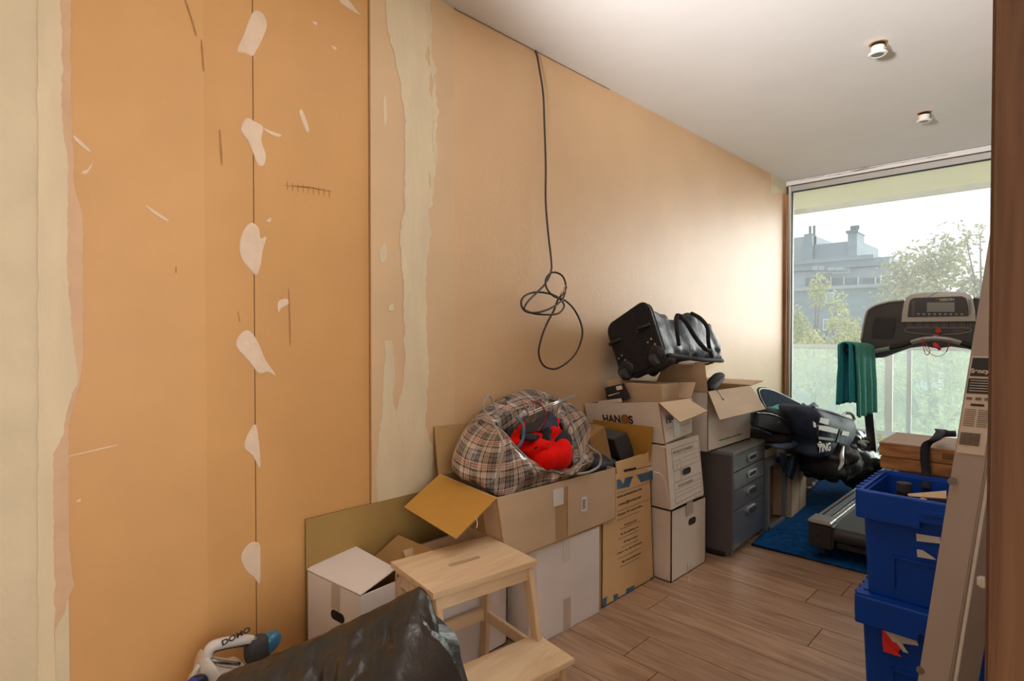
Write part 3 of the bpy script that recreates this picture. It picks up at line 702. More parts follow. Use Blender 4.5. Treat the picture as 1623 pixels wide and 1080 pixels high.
for i in range(len(R_)-1):
    for s in range(6):
        tt = s/6
        g = lambda j: R_[max(0, min(len(R_)-1, j))]
        row = []
        for k in range(n0):
            p0, p1, p2, p3 = g(i-1)[k], g(i)[k], g(i+1)[k], g(i+2)[k]
            row.append(.5*((2*p1)+(p2-p0)*tt+(2*p0-5*p1+4*p2-p3)*tt*tt+(3*p1-p0-3*p2+p3)*tt**3))
        allr.append(row)
allr.append(R_[-1])
cen = sum(allr[-1], Vector())/n0
allr.append([lerp(p, cen, .10)-Vector((0, 0, .012)) for p in allr[-1]])
allr.append([lerp(p, cen, .16)-Vector((0, 0, .06)) for p in allr[-2]])
V, F, UVS = [], [], []
vv = 0
for i, row in enumerate(allr):
    for k, p in enumerate(row):
        q = p+Vector((.8, -.8, .1)).normalized()*(.105*crumple(p, 5.2, 13)+.032*crumple(p, 13, 6)+.008*nz(p, 22, 2)) if i not in (len(allr)-1,) else p
        V.append(q)
for i in range(len(allr)-1):
    for k in range(n0): F.append((i*n0+k, i*n0+(k+1) % n0, (i+1)*n0+(k+1) % n0, (i+1)*n0+k))
pbo = mobj('bag_shell', V, F, 'plaid', pb, smooth=True)
ul = [0]*len(V)
for i in range(len(allr)):
    s = 0
    for k in range(n0):
        h = 0
        for j in range(i): h += (allr[j+1][k]-allr[j][k]).length
        ul[i*n0+k] = (k*1.75/n0, h)
L = pbo.data.uv_layers.new(name='UVMap')
for po in pbo.data.polygons:
    ks = [pbo.data.loops[l].vertex_index for l in po.loop_indices]
    wrap = any(k % n0 == 0 for k in ks) and any(k % n0 == n0-1 for k in ks)
    for l in po.loop_indices:
        k = pbo.data.loops[l].vertex_index; u, h = ul[k]
        if wrap and k % n0 == 0: u += 1.75
        L.data[l].uv = (u, h)
s = pbo.modifiers.new('thickness', 'SOLIDIFY'); s.thickness = .003
tubeobj('binding_tape', [p+Vector((.004, -.004, .003)) for p in allr[-3]], .0042, 'cream_plane', pb, seg=6, closed=True, label='pale edge binding around the opening')
tubeobj('carry_strap', cr([at(768, 655, x=.2), at(767, 640, x=.19), at(775, 627, x=.17), at(783, 640, x=.17), at(790, 658, x=.21)], 6), .005, 'cream_plane', pb, seg=6)
tubeobj('carry_strap', cr([at(769, 653, x=.25), at(779, 668, x=.34), at(790, 686, x=.42), at(797, 705, x=.47), at(793, 735, x=.475), at(785, 770, x=.465)], 6), .0055, 'cream_plane', pb, seg=6)
tubeobj('carry_strap', cr([at(929, 705, x=.40), at(940, 713, x=.42), at(951, 722, x=.42), at(950, 738, x=.43), at(935, 748, x=.46), at(915, 752, x=.47)], 6), .006, 'cream_plane', pb, seg=6)
# contents
blob('dark_lining', at(850, 705, x=.27), (.14, .17, .08), 'black_fabric', pb, e=.8, namp=.02)
c = blob('red_garment', at(867, 719, x=.37), (.085, .125, .062), 'red', None, e=.8, rot=(0, .2, .15), namp=.04, nsc=9, seed=2, loc=at(862, 716, x=.37)); tag(c, 'bright red fleece bundled in front inside the plaid bag', 'clothing')
c = blob('red_jacket', at(845, 697, x=.31), (.10, .15, .060), 'red', None, e=.9, rot=(.3, 0, .3), namp=.05, nsc=14, seed=9, cr_amp=.05, loc=at(845, 697, x=.31)); tag(c, 'rumpled red and black jacket behind the fleece in the plaid bag', 'clothing')
for i, (a, b) in enumerate((((826, 697), (846, 688)), ((838, 706), (858, 696)), ((858, 688), (868, 700)))):
    blob('black_panel', at((a[0]+b[0])/2, (a[1]+b[1])/2, x=.385), (.03, .045, .018), 'black_fabric', c, rot=(.4*i, .3, .5), namp=.02, nsc=20, seed=i)
t = thing('black_box', 'dark grey box standing in the plaid bag behind the red clothes', 'box', at(860, 675, x=.28))
q0, q1, q2, q3 = at(832, 676, x=.33), at(869, 651, x=.33), at(886, 664, x=.33), at(850, 685, x=.33)
v, f = prism([at(828, 688, x=.34), at(858, 684, x=.36), at(872, 652, x=.36), at(838, 672, x=.34)], (-.12, .06, -.01)); mobj('box_body', v, f, 'charcoal', t, bev=.003)
v, f = prism([at(858, 684, x=.362), at(887, 690, x=.36), at(884, 664, x=.36), at(872, 652, x=.362)], (-.11, .05, -.01)); mobj('box_side', v, f, 'navy', t, bev=.003)
t = thing('chrome_stand', 'thin chrome rods with hooks sticking out of the plaid bag top', 'rack', at(860, 650, x=.36))
for o in (0, .010): tubeobj('rod', [at(838, 659, x=.38)+Vector((0, 0, o)), at(912, 626, x=.30)+Vector((0, 0, o*.5))], .0038, 'metal', t, seg=8)
for a, b in (((828, 636), (838, 661)), ((840, 637), (849, 662))): tubeobj('prong', cr([at(*a, x=.37), at((a[0]+b[0])/2+1, (a[1]+b[1])/2, x=.39), at(*b, x=.38), at(b[0]-5, b[1]+8, x=.37)], 4), .003, 'copper', t, seg=6)
c = tubeobj('thin_cable', cr([at(842, 636, x=.36), at(856, 641, x=.39), at(865, 655, x=.40), at(863, 670, x=.40), at(852, 684, x=.40)], 6), .003, 'red_dk', None, seg=6, loc=at(860, 650, x=.4)); tag(c, 'thin reddish cord looping over the plaid bag opening', 'cord')
c = tubeobj('teal_hose', cr([at(818, 662, x=.36), at(828, 672, x=.40), at(830, 690, x=.41), at(824, 706, x=.41), at(814, 712, x=.40)], 6), .006, 'navy_lt', None, seg=8, loc=at(828, 690, x=.4)); tag(c, 'dark teal hose curved at the left of the plaid bag opening', 'hose')
c = blob('black_pouch', at(952, 738, x=.33), (.08, .09, .05), 'black_sheen', None, e=.8, namp=.03, nsc=14, seed=5, loc=at(952, 738, x=.33)); tag(c, 'black leather pouch between plaid bag and tan moving box', 'bag')

# ------------------------------------------------------------------ tan moving box
t = carton('moving_box', 'tall tan moving box with blue corner print and printed text lines', 'box', [(.02, 2.15, 0), (.43, 2.15, 0), (.43, 2.612, 0), (.02, 2.612, 0)], [(.02, 2.155, .618), (.43, 2.155, .618), (.43, 2.572, .605), (.02, 2.572, .605)][:4], 'card_tan', 'card_orange')
# left wall kept plumb
panel('flap', [(.42, 2.262, .615), (.08, 2.262, .615), at(931.5, 669.5, x=.12), at(957.5, 675.8, x=.36)], .005, 'card', t, inner='card_in', edge='card_edge')
panel('flap', [(.425, 2.570, .60), (.05, 2.570, .60), at(940, 665.6, y=2.525), at(1034.6, 678, y=2.525)], .005, 'card_orange', t, inner='card_in', edge='card_edge', label='ochre inner flap standing up at the far side')
fx = .4306
v, f = prism([at(px, py, x=.43) for px, py in ((978, 752), (976, 733), (1000, 726), (1015, 721), (1024, 720), (1031, 714), (1035, 706), (1037, 738))], (-.004, 0, 0)); mobj('flap', v, f, 'card_tan', t)
def onm(pl, name, m, lab=None, x=fx):
    v, f = prism([at(px, py, x=x) for px, py in pl], (.0008, 0, 0)); return mobj(name, v, f, m, t, lab)
onm([(977.6, 761), (983, 760), (988, 768), (991, 758), (1003, 755), (997, 772), (978, 776)], 'blue_print', 'ink_blue')
onm([(1009, 753), (1036.5, 746), (1036.5, 758), (1016, 765)], 'blue_print', 'ink_blue')
onm([(989, 745), (1008, 741), (1008, 744.5), (989, 748.5)], 'hand_slot', 'dark'); onm([(996, 757.5), (1003, 755.5), (1003, 757.5), (996, 759.5)], 'hand_slot', 'dark')
onm([(1023, 743), (1033, 740), (1035, 745), (1029, 747)], 'torn_patch', 'paper')
onm([(955, 950), (962, 946), (961, 960), (955, 963)], 'blue_print', 'ink_blue'); onm([(972, 944), (979, 941), (980, 951), (974, 956)], 'blue_print', 'ink_blue')
onm([(993, 934), (1006, 928), (1003, 941), (991, 948)], 'blue_print', 'ink_blue'); onm([(1025, 929), (1031, 917), (1037, 914), (1037, 922)], 'blue_print', 'ink_blue')
def txt_on_x(s, px, py, x, pxend, h, m, parent, bold=0, name='print', pyend=None):
    a = at(px, py, x=x); b = at(pxend, pyend if pyend is not None else py, x=x); L = abs(b.y-a.y)
    o = text(name, s, h, a, (0, 1, 0), (0, 0, 1), m, parent, bold=bold)
    w = max(v.co.y for v in o.data.vertices)-min(v.co.y for v in o.data.vertices)
    y0 = min(v.co.y for v in o.data.vertices); k = L/max(w, 1e-5)
    for v in o.data.vertices: v.co.y = y0+(v.co.y-y0)*k
    return o
for s, px, py, pe, h in (('www.verhuisdozen.com', 978, 791, 1017, .022), ('contact@verhuis.com', 980, 803, 1016, .020), ('Dozen & materialen', 979, 819, 1018, .016), ('Inhoud', 990, 834, 1008, .014),
                         ('In te pakken in', 984, 849, 1012, .014), ('Kamer', 989, 861, 1011, .014), ('Naam van de verhuizer', 978, 880, 1018, .013), ('Breekbaar', 986, 893, 1016, .013)):
    txt_on_x(s, px, py, fx+.0004, pe, h, 'ink', t, pyend=py-6)
for i, (a, b, y) in enumerate(((978, 1030, 783), (978, 1030, 812), (978, 1014, 826), (983, 1015, 840), (980, 1012, 856), (985, 1011, 869), (980, 1016, 887), (983, 1014, 900))):
    z = at(a, y, x=fx).z; ya, yb = at(a, y, x=fx).y, at(b, y, x=fx).y; rx(fx, ya, yb, z, z+.0022, 'print_line', 'ink_grey', t, .0006)
c = thing('loudspeaker', 'black loudspeaker box tilted inside the tan moving box', 'speaker', at(985, 705, x=.25))
v, f = prism([at(972, 697, x=.33), at(994, 686, x=.33), at(1008, 722, x=.34), at(984, 731, x=.34)], (-.16, .03, 0)); mobj('cabinet', v, f, 'charcoal', c, bev=.004)
v, f = prism([at(963, 685, x=.22), at(994, 684, x=.22), at(1004, 700, x=.24), at(972, 735, x=.25)], (-.1, .05, -.02)); mobj('grille', v, f, 'black', c, bev=.004)

# ------------------------------------------------------------------ file boxes
XF = .524
t = carton('file_box', 'lower cream file box on the floor between tan moving box and cabinet', 'box', rect(.03, XF, 2.626, 3.006, 0), rect(.03, XF, 2.626, 3.006, .375), 'card_cream', 'card_in', lid=True, group='stacked file boxes')
q = at(1097, 826, x=XF+.001); slot(q+Vector((0, 0, .0)), .022, .018, (1, 0, 0), (0, 1, 0), (0, 0, 1), 'dark', 'hand_hole', t)
v, f = prism([at(px, py, x=XF+.003) for px, py in ((1088, 798), (1098, 793), (1099, 812), (1088, 820))], (.0008, 0, 0)); mobj('torn_tape', v, f, 'tape_clear', t)
v, f = prism([at(px, py, x=XF+.001) for px, py in ((1089.5, 893), (1096, 889.5), (1096, 902), (1090, 907))], (.0008, 0, 0)); mobj('tape', v, f, 'tape_clear', t)
TT = [(.03, 2.575, .713), (XF, 2.563, .716), (XF, 2.915, .723), (.03, 2.92, .713)]
BB = [(.03, 2.64, .378), (XF, 2.626, .378), (XF, 2.982, .380), (.03, 2.985, .378)]
t = carton('file_box', 'upper cream file box with printed address form, leaning on the lower one', 'box', BB, TT, 'card_cream', 'card_in', lid=True, group='stacked file boxes')
fp = [at(1055, 706, x=XF+.004), at(1107, 689.5, x=XF+.004), at(1115.5, 782, x=XF+.02), at(1064, 809, x=XF+.02)]
fp[0] = Vector((XF+.004, 2.563, .728)); panel('front_panel', fp, .005, 'card_cream', t, label='loose cream front panel with printed form')
def F2(u, v_, off=.0075):
    p = lerp(lerp(fp[0], fp[1], u), lerp(fp[3], fp[2], u), v_); return p+Vector((off, 0, 0))
def fline(u0, v0, u1, v1, w_=.0022, m='ink_grey'):
    a, b = F2(u0, v0), F2(u1, v1); d = (b-a).normalized(); p = Vector((0, -d.z, d.y))*w_/2
    v, f = prism([a-p, b-p, b+p, a+p], (.0006, 0, 0)); mobj('print_line', v, f, m, t)
for U0, V0, U1, V1 in ((.10, .08, .92, .42), (.10, .62, .92, .93)):
    for e in ((U0, V0, U1, V0), (U1, V0, U1, V1), (U1, V1, U0, V1), (U0, V1, U0, V0)): fline(*e)
for v_ in (.20, .27, .34): fline(.36 if v_ > .2 else .12, v_, .9, v_, .0015)
for v_ in (.72, .78, .84): fline(.14, v_, .9, v_, .0015)
for e in ((.12, .28, .33, .28), (.33, .28, .33, .60), (.33, .60, .12, .60), (.12, .60, .12, .28), (.12, .44, .33, .44), (.18, .32, .22, .37), (.27, .32, .22, .37), (.22, .37, .22, .41)): fline(*e, .0018)
ld = (fp[1]-fp[0]).normalized(); lu = (fp[0]-fp[3]).normalized()
o = text('print', 'PRODUCT CONTENTS', .021, F2(.14, .17), ld, lu, 'ink_grey', t); o = text('print', 'WAYNE CHAMBER', .019, F2(.2, .70), ld, lu, 'ink_grey', t)
slot(F2(.50, .50), .024, .0165, (1, 0, 0), ld, lu, 'dark', 'hand_hole', t)
tubeobj('carry_cord', cr([at(1037, 749, x=.535), at(1047, 753, x=.54), at(1054, 768, x=.54), at(1058, 790, x=.54), at(1061, 808, x=.54)], 5), .004, 'card_cream', t, seg=6)

# ------------------------------------------------------------------ HANOS carton
Th = [(.015, 2.5512, .893), (.497, 2.545, .941), (.497, 2.892, .935), (.015, 2.892, .893)]
Bh = [(.03, 2.5779, .722), (.515, 2.577, .728), (.50, 2.888, .742), (.03, 2.892, .728)]
t = carton('printed_carton', 'brown carton printed HANOS with a globe, on top of the file boxes', 'box', Bh, Th, 'card_cream', 'card_in')
def onL(px, py, off=.002):   # point on the -Y face
    p = at(px, py, y=2.56); u = (p.z-.73)/.2; p = at(px, py, y=2.577-.033*u-off); return p
def leftext(s, pxa, pya, pxb, pyb, h, m, bold=0):
    a, b = onL(pxa, pya), onL(pxb, pyb); o = text('logo_print', s, h, a, b-a, (0, -.15, 1), m, t, bold=bold)
    d = (b-a).normalized(); bs = base_of(t); L_ = [(v.co+bs-a).dot(d) for v in o.data.vertices]; w0, w1 = min(L_), max(L_); k = (b-a).length/(w1-w0)
    for v, q in zip(o.data.vertices, L_): v.co += d*((q-w0)*k-q)
    return o
leftext('HAN', 956.5, 669.5, 984, 670.5, .060, 'ink_maroon', .0022); leftext('S', 997, 671.5, 1004, 672, .060, 'ink_maroon', .0022)
gc = onL(990.5, 664.5, .003); v, f = tube([gc, gc+Vector((0, -.0012, 0))], .024, 24); mobj('globe_print', v, f, 'ink_gold', t)
for r_ in (.024, .012):
    v, f = tube([gc+Vector((math.cos(a*.2618)*r_, -.0015, math.sin(a*.2618)*.024)) for a in range(24)], .0010, 4, True); mobj('globe_line', v, f, 'ink_maroon', t)
for zz in (-.01, 0, .01): v, f = tube([gc+Vector((-.021, -.0016, zz)), gc+Vector((.021, -.0016, zz))], .0009, 4); mobj('globe_line', v, f, 'ink_maroon', t)
def onR(px, py, off=.001):
    p = at(px, py, x=.508); u = (p.z-.73)/.2; return at(px, py, x=.512-.013*u+off)
a, b = onR(1056, 672), onR(1064, 669); text('logo_print', 'HA', .056, onR(1056, 671), (0, 1, 0), (0, 0, 1), 'ink_maroon', t, bold=.002)
v, f = prism([onR(1066, 664), onR(1077, 667), onR(1077.5, 691), onR(1069, 694)], (.001, 0, 0)); mobj('tape', v, f, 'tape_white', t, label='shiny white tape strip')
for y_ in (670, 679): v, f = prism([onR(1057, y_+1.5), onR(1095, y_-9), onR(1095, y_-8.4), onR(1057, y_+2.1)], (.0008, 0, 0)); mobj('print_line', v, f, 'ink_grey', t)
panel('flap', [(.497, 2.545, .941), (.497, 2.85, .937), at(1122, 651.7, x=.60), at(1077.8, 669.7, x=.62)], .005, 'card', t, edge='card_edge', label='brown flap folded out over the front')
panel('flap', [(.49, 2.892, .935), (.02, 2.892, .893), (.02, 2.93, .99), (.49, 2.95, 1.02)], .005, 'card', t, inner='card_in')
# small things sticking out of it
c = box('brown_box', (.07, 2.70, .735), (.42, 2.885, 1.015), 'card', bev=.003, loc=(.25, 2.8, .735)); tag(c, 'plain brown box inside the HANOS carton, carrying the wheeled bag', 'box')
c = thing('card_packet', 'black printed packet standing in the HANOS carton beside the wheeled bag', 'box', at(975, 625, y=2.68))
v, f = prism([at(958, 615, y=2.64), at(984, 609.5, y=2.64), at(996, 634, y=2.64), at(962, 636, y=2.64)], (0, .03, .004)); mobj('packet', v, f, 'black', c, bev=.002)
v, f = prism([at(976, 613, y=2.638), at(985, 611, y=2.638), at(987, 617, y=2.638), at(978, 619, y=2.638)], (0, -.001, 0)); mobj('price_sticker', v, f, 'card_cream', c)
v, f = prism([at(964, 627, y=2.638), at(982, 622, y=2.638), at(982, 623, y=2.638), at(965, 628.3, y=2.638)], (0, -.001, 0)); mobj('print_line', v, f, 'card_cream', c)
c = panel('card_piece', [at(960, 603, y=2.72), at(980, 599, y=2.72), at(993, 616, y=2.72), at(964, 618, y=2.72)], .004, 'card'); tag(c, 'small loose piece of cardboard standing behind the black packet', 'cardboard')
c = panel('paper_pad', [at(948, 636, y=2.60), at(980, 632.5, y=2.60), at(981, 638, y=2.60), at(948, 640, y=2.60)], .03, 'card_cream'); tag(c, 'pale flat pad lying just inside the edge of the HANOS carton', 'paper')

# ------------------------------------------------------------------ white carton on the cabinet
xw = .515
t = carton('white_carton', 'white open carton with brown flaps on the grey drawer cabinet', 'box', rect(.05, xw, 3.05, 3.645, .616), [(.05, 3.045, .955), (xw, 3.045, .962), (xw, 3.645, .955), (.05, 3.645, .955)], 'card_cream', 'card_in')
panel('flap', [(xw, 3.05, .962), (xw, 3.64, .955), at(1214, 648.3, x=.60), at(1140.8, 665.8, x=.62)], .005, 'card', t, edge='card_edge', label='brown front flap hanging outwards')
panel('flap', [(.06, 3.045, .955), (xw, 3.045, .962), at(1117, 574, y=3.00), at(1051.7, 577.5, y=3.00), at(1037.5, 612, y=3.03)], .005, 'card', t, edge='card_edge', label='brown side flap standing upright')
panel('flap', [(.05, 3.06, .955), (.05, 3.6, .955), at(1147, 575, x=.04), at(1117, 577, x=.04)], .005, 'card_tan', t, edge='card_edge')
panel('flap', [(.06, 3.645, .955), (xw, 3.645, .955), at(1210, 604.5, x=xw-.02), (.10, 3.80, .975)], .004, 'card', t, edge='card_edge')
txt_on_x('www.plein-meubels.be', 1140, 700, xw+.0015, 1176, .018, 'ink_green', t, bold=.0006, pyend=689)
c = thing('camera_tripod_pouch', 'black and grey folded pouch with dangling cord in the white carton', 'bag', at(1130, 605, x=.45))
P0, P1 = at(1122, 618, x=.46), at(1144, 596, x=.40)
tubeobj('pouch', cr([P0, lerp(P0, P1, .3)+Vector((0, 0, .012)), lerp(P0, P1, .7)+Vector((0, 0, .012)), P1], 5), [.020+.014*math.sin(math.pi*i/15) for i in range(16)], 'black_fabric', c, seg=12)
tubeobj('grey_panel', cr([at(1128, 617, x=.50), at(1138, 608, x=.48), at(1147, 598, x=.45)], 5), [.006, .014, .016, .017, .017, .016, .015, .014, .013, .010, .008], 'charcoal', c, seg=10)
tubeobj('cord', cr([at(1134, 617, x=.52), at(1140, 624, x=.56), at(1144, 631, x=.60), at(1147, 634, x=.61)], 5), [.0025]*12+[.005]*4, 'metal_dk', c, seg=6)

# ------------------------------------------------------------------ wheeled duffel on top
d_ = thing('wheeled_duffel', 'large black wheeled duffel bag lying on top of the cartons', 'bag', (.3, 2.8, 1.0))
def rquad(c4, n=32, r=.28):
    """rounded quad ring"""
    out = []; c4 = [Vector(c) for c in c4]; m_ = len(c4)
    for i in range(m_):
        a, b, c0 = c4[i-1], c4[i], c4[(i+1) % m_]; p, q = lerp(b, a, r), lerp(b, c0, r)
        for s in range(n//m_): tt = s/(n//m_); out.append(lerp(lerp(p, b, tt), lerp(b, q, tt), tt))
    return out
Y0 = 2.72
E0 = [at(963, 519, y=Y0), at(1025.5, 476, y=Y0), at(1056, 572, y=Y0), at(990, 603, y=Y0)]
E0[0].x = max(E0[0].x, .03)
r1 = rquad(E0, 40, .2)
def shp(Y, top, right, bot, left): return rquad([left, top, right, bot], 40, .3)
def wl_(p): p = Vector(p); p.x = max(p.x, .022); return p
secs = [(0, E0), (1, [wl_(E0[0]+Vector((0, .06, .004))), at(1034, 485, y=2.82), at(1068, 571, y=2.80), E0[3]+Vector((0, .08, -.004))]),
        (2, [wl_((.03, 2.95, 1.32)), at(1052, 491, y=2.98), at(1084, 569, y=2.92), Vector((.16, 2.95, 1.03))]),
        (3, [wl_((.03, 3.15, 1.30)), at(1070, 501, y=3.14), at(1103, 567, y=3.10), Vector((.16, 3.15, 1.04))]),
        (4, [wl_((.03, 3.32, 1.33)), at(1088, 497, y=3.30), at(1122, 567, y=3.26), Vector((.16, 3.32, 1.05))]),
        (5, [wl_((.03, 3.48, 1.34)), at(1106, 493, y=3.44), at(1140, 569, y=3.42), Vector((.16, 3.48, 1.05))]),
        (6, [wl_((.06, 3.60, 1.28)), at(1124, 508, y=3.58), at(1150, 568, y=3.52), Vector((.18, 3.60, 1.06))]),
        (7, [Vector((.12, 3.66, 1.22)), at(1134, 528, y=3.64), at(1148, 565, y=3.58), Vector((.22, 3.64, 1.08))])]
rgs = []
for k, c4 in secs:
    c4 = [Vector(p) for p in c4]; rgs.append(rquad(c4, 40, .2 if k < 2 else .32))
full = []
for i in range(len(rgs)-1):
    for s in range(5):
        tt = s/5; full.append([lerp(a, b, tt) for a, b in zip(rgs[i], rgs[i+1])])
full.append(rgs[-1])
for i, row in enumerate(full):
    c0 = sum(row, Vector())/len(row)
    for k, p in enumerate(row):
        amp = 0 if i < 4 else min(1, (i-3)/4)
        d0 = (p-c0).normalized(); p += d0*amp*(.050*crumple(p, 6, 7)+.015*nz(p, 18, 3)); p.x = max(p.x, .014)
loft('bag_body', full, 'black_sheen', d_)
nrm = (E0[1]-E0[0]).cross(E0[3]-E0[0]).normalized()
if nrm.y > 0: nrm = -nrm
cE = sum(E0, Vector())/4
loft('base_panel', [[lerp(cE, p, 1.015)-nrm*.03 for p in r1], [lerp(cE, p, 1.02)+nrm*.004 for p in r1], [lerp(cE, p, .97)+nrm*.016 for p in r1]], 'black_fabric', d_, label='stiff matt black wheeled base', smooth=False)
tubeobj('piping', [lerp(cE, p, 1.02)+nrm*.006 for p in r1], .006, 'black', d_, seg=6, closed=True)
def eb(u, v_, off=.018): return lerp(lerp(E0[0], E0[1], u), lerp(E0[3], E0[2], u), v_)+nrm*off
for u, v_ in ((.80, .38), (.10, .34)):
    h = tubeobj('foot_bar', [eb(u-.13, v_-.02), eb(u-.08, v_-.02, .035), eb(u+.06, v_, .035), eb(u+.11, v_)], .010, 'black', d_, seg=8)
    for du in (-.14, .12): cyl('rivet', eb(u+du, v_-.01, .016), eb(u+du, v_-.01, .022), .006, 'metal', h, 10)
for u in (.14, .86):
    h = blob('wheel_housing', eb(u, .86, .012), (.05, .02, .055), 'black', d_, e=.7, rot=(0, .5, 0))
    cyl('wheel', eb(u-.05, .93, .045), eb(u+.05, .93, .045), .030, 'charcoal', h, 20)
    for a, b in ((-.07, .62), (.02, .60), (.06, .70)): cyl('rivet', eb(u+a, b, .016), eb(u+a, b, .022), .006, 'metal', h, 10)
tubeobj('handle_strap', cr([at(1064, 506, y=2.98)+Vector((.03, 0, 0)), at(1075, 500, y=2.95), at(1088, 512, y=2.95), at(1102, 535, y=3.0), at(1116, 552, y=3.03), at(1124, 556, y=3.1)], 6), .013, 'black_fabric', d_, seg=6)
tubeobj('handle_strap', cr([at(1076, 548, y=2.88), at(1073, 525, y=2.86), at(1072, 506, y=2.90), at(1080, 501, y=2.98)], 6), .012, 'black_fabric', d_, seg=6)
tubeobj('handle_strap', cr([at(1096, 497, y=3.25), at(1110, 505, y=3.2), at(1121, 520, y=3.2), at(1123, 545, y=3.2), at(1128, 566, y=3.25)], 6), .012, 'black_fabric', d_, seg=6)
tubeobj('bottom_frame_rail', cr([at(1060, 563, y=2.76), at(1085, 567, y=2.9), at(1115, 571, y=3.05), at(1145, 572, y=3.3)], 5), .012, 'charcoal', d_, seg=8)
c = blob('white_bag', at(1100, 575, x=.42), (.04, .17, .012), 'paper', None, e=.8, namp=.01, loc=at(1100, 573, x=.3)); tag(c, 'strip of white plastic bag squeezed under the black duffel', 'bag')

# ------------------------------------------------------------------ drawer cabinet
cb_ = thing('drawer_cabinet', 'grey metal drawer cabinet with four drawers on the wooden floor', 'cabinet', (.33, 3.4, 0))
P0, P1 = Vector((.613, 3.139, 0)), Vector((.580, 3.694, 0)); dv = (P1-P0).normalized(); nv = Vector((dv.y, -dv.x, 0)); W_ = (P1-P0).length; D_ = .55
def cq(a, b, c0, z): return P0+dv*a+nv*c0+Vector((0, 0, z))
def cbx(name, a0, a1, d0, d1, z0, z1, m, parent=cb_, bev=0, lab=None):
    pts = [cq(a0, 0, d0, z0), cq(a1, 0, d0, z0), cq(a1, 0, d1, z0), cq(a0, 0, d1, z0)]; v, f = prism(pts, (0, 0, z1-z0)); return mobj(name, v, f, m, parent, lab, bev=bev)
cbx('carcass', 0, W_, -D_, -.008, .035, .594, 'cab_side')
cbx('top', -.004, W_+.012, -D_, .010, .594, .614, 'cab_top', bev=.002)
cbx('plinth', .0, W_, -D_+.02, -.03, .012, .035, 'black')
cbx('front_edge', 0, .012, -.01, .004, .03, .594, 'cab_side'); cbx('front_edge', W_-.018, W_, -.01, .006, .02, .594, 'cab_side')
for z0, z1 in ((.496, .590), (.386, .490), (.271, .380), (.044, .265)):
    dr = cbx('drawer', .013, W_-.020, -.01, .006, z0, z1, 'cab', bev=.0015)
    hz = z1-.045; hc = cq(W_*.55, 0, .007, hz)
    slot(hc, .052, .021, nv, dv, (0, 0, 1), 'metal', 'handle', dr, .010)
    slot(hc+nv*.0105-Vector((0, 0, .003)), .046, .011, nv, dv, (0, 0, 1), 'dark', 'handle_recess', dr, .001)
for a in (.05, W_-.05):
    for dd in (-.08, -D_+.06): cyl('castor', cq(a-.01, 0, dd, .02), cq(a+.01, 0, dd, .02), .02, 'black', cb_, 14)

# ------------------------------------------------------------------ grey side table with things, cartons, bags
dk = thing('side_table', 'low grey metal side table between cabinet and brown cartons', 'table', (.35, 3.88, 0))
xd = .60; ya, yb = 3.725, 4.06
box('table_top', (.10, ya, .428), (xd, yb, .470), 'desk', dk, bev=.003)
for x_, y_ in ((xd-.014, yb-.030), (.11, yb-.03), (.11, ya+.002), (xd-.014, ya+.002)): box('leg', (x_-.012, y_, .012), (x_+.012, y_+.028, .43), 'desk', dk)
for x_ in (xd-.014, .11): box('floor_rail', (x_-.012, ya, .008), (x_+.012, yb, .032), 'desk', dk)
c = box('brown_box', (.14, 3.86, .014), (.52, 4.02, .40), 'card_edge', bev=.003, loc=(.3, 3.9, 0)); tag(c, 'dark brown carton standing under the grey side table', 'box')
c = box('cream_box', (.42, 3.76, .471), (.56, 3.98, .525), 'card_cream', bev=.003, loc=(.5, 3.9, .47)); tag(c, 'small cream box on the grey side table beside the cabinet', 'box')
def upcarton(lab, p0, p1, depth, h, m='card_cream'):
    a, b = Vector(p0), Vector(p1); d0 = (b-a).normalized(); n0_ = Vector((-d0.y, d0.x, 0)); n0_ = -n0_ if n0_.x > 0 else n0_
    t_ = carton('tall_carton', lab, 'box', [a+n0_*depth, a, b, b+n0_*depth], [q+Vector((0, 0, h)) for q in (a+n0_*depth, a, b, b+n0_*depth)], 'card', 'card_in', lid=True, group='narrow upright cartons')
    return t_
q0, q1, q2 = at(1254, 822, z=.013), at(1267.5, 810, z=.013), at(1277.5, 801, z=.013)
upcarton('narrow brown carton standing right beside the side table leg', q0, q1, .36, .425)
upcarton('narrow brown carton pressed behind its twin, nearer the window', q1+Vector((0, .004, 0)), q2, .34, .455)
c = blob('white_plastic_bag', at(1283, 762, z=.06), (.05, .07, .05), 'paper', None, e=1, namp=.03, nsc=18, seed=3, flat=.002, loc=at(1283, 764, z=.0)); tag(c, 'crumpled white plastic bag on the floor beside the cartons', 'bag')
c = blob('light_blue_cloth', at(1292, 744, z=.07), (.07, .07, .06), 'turq', None, e=1, namp=.03, nsc=12, seed=4, flat=.002, loc=at(1292, 748, z=0)); tag(c, 'bit of light blue cloth on the floor under the navy bag', 'clothing')
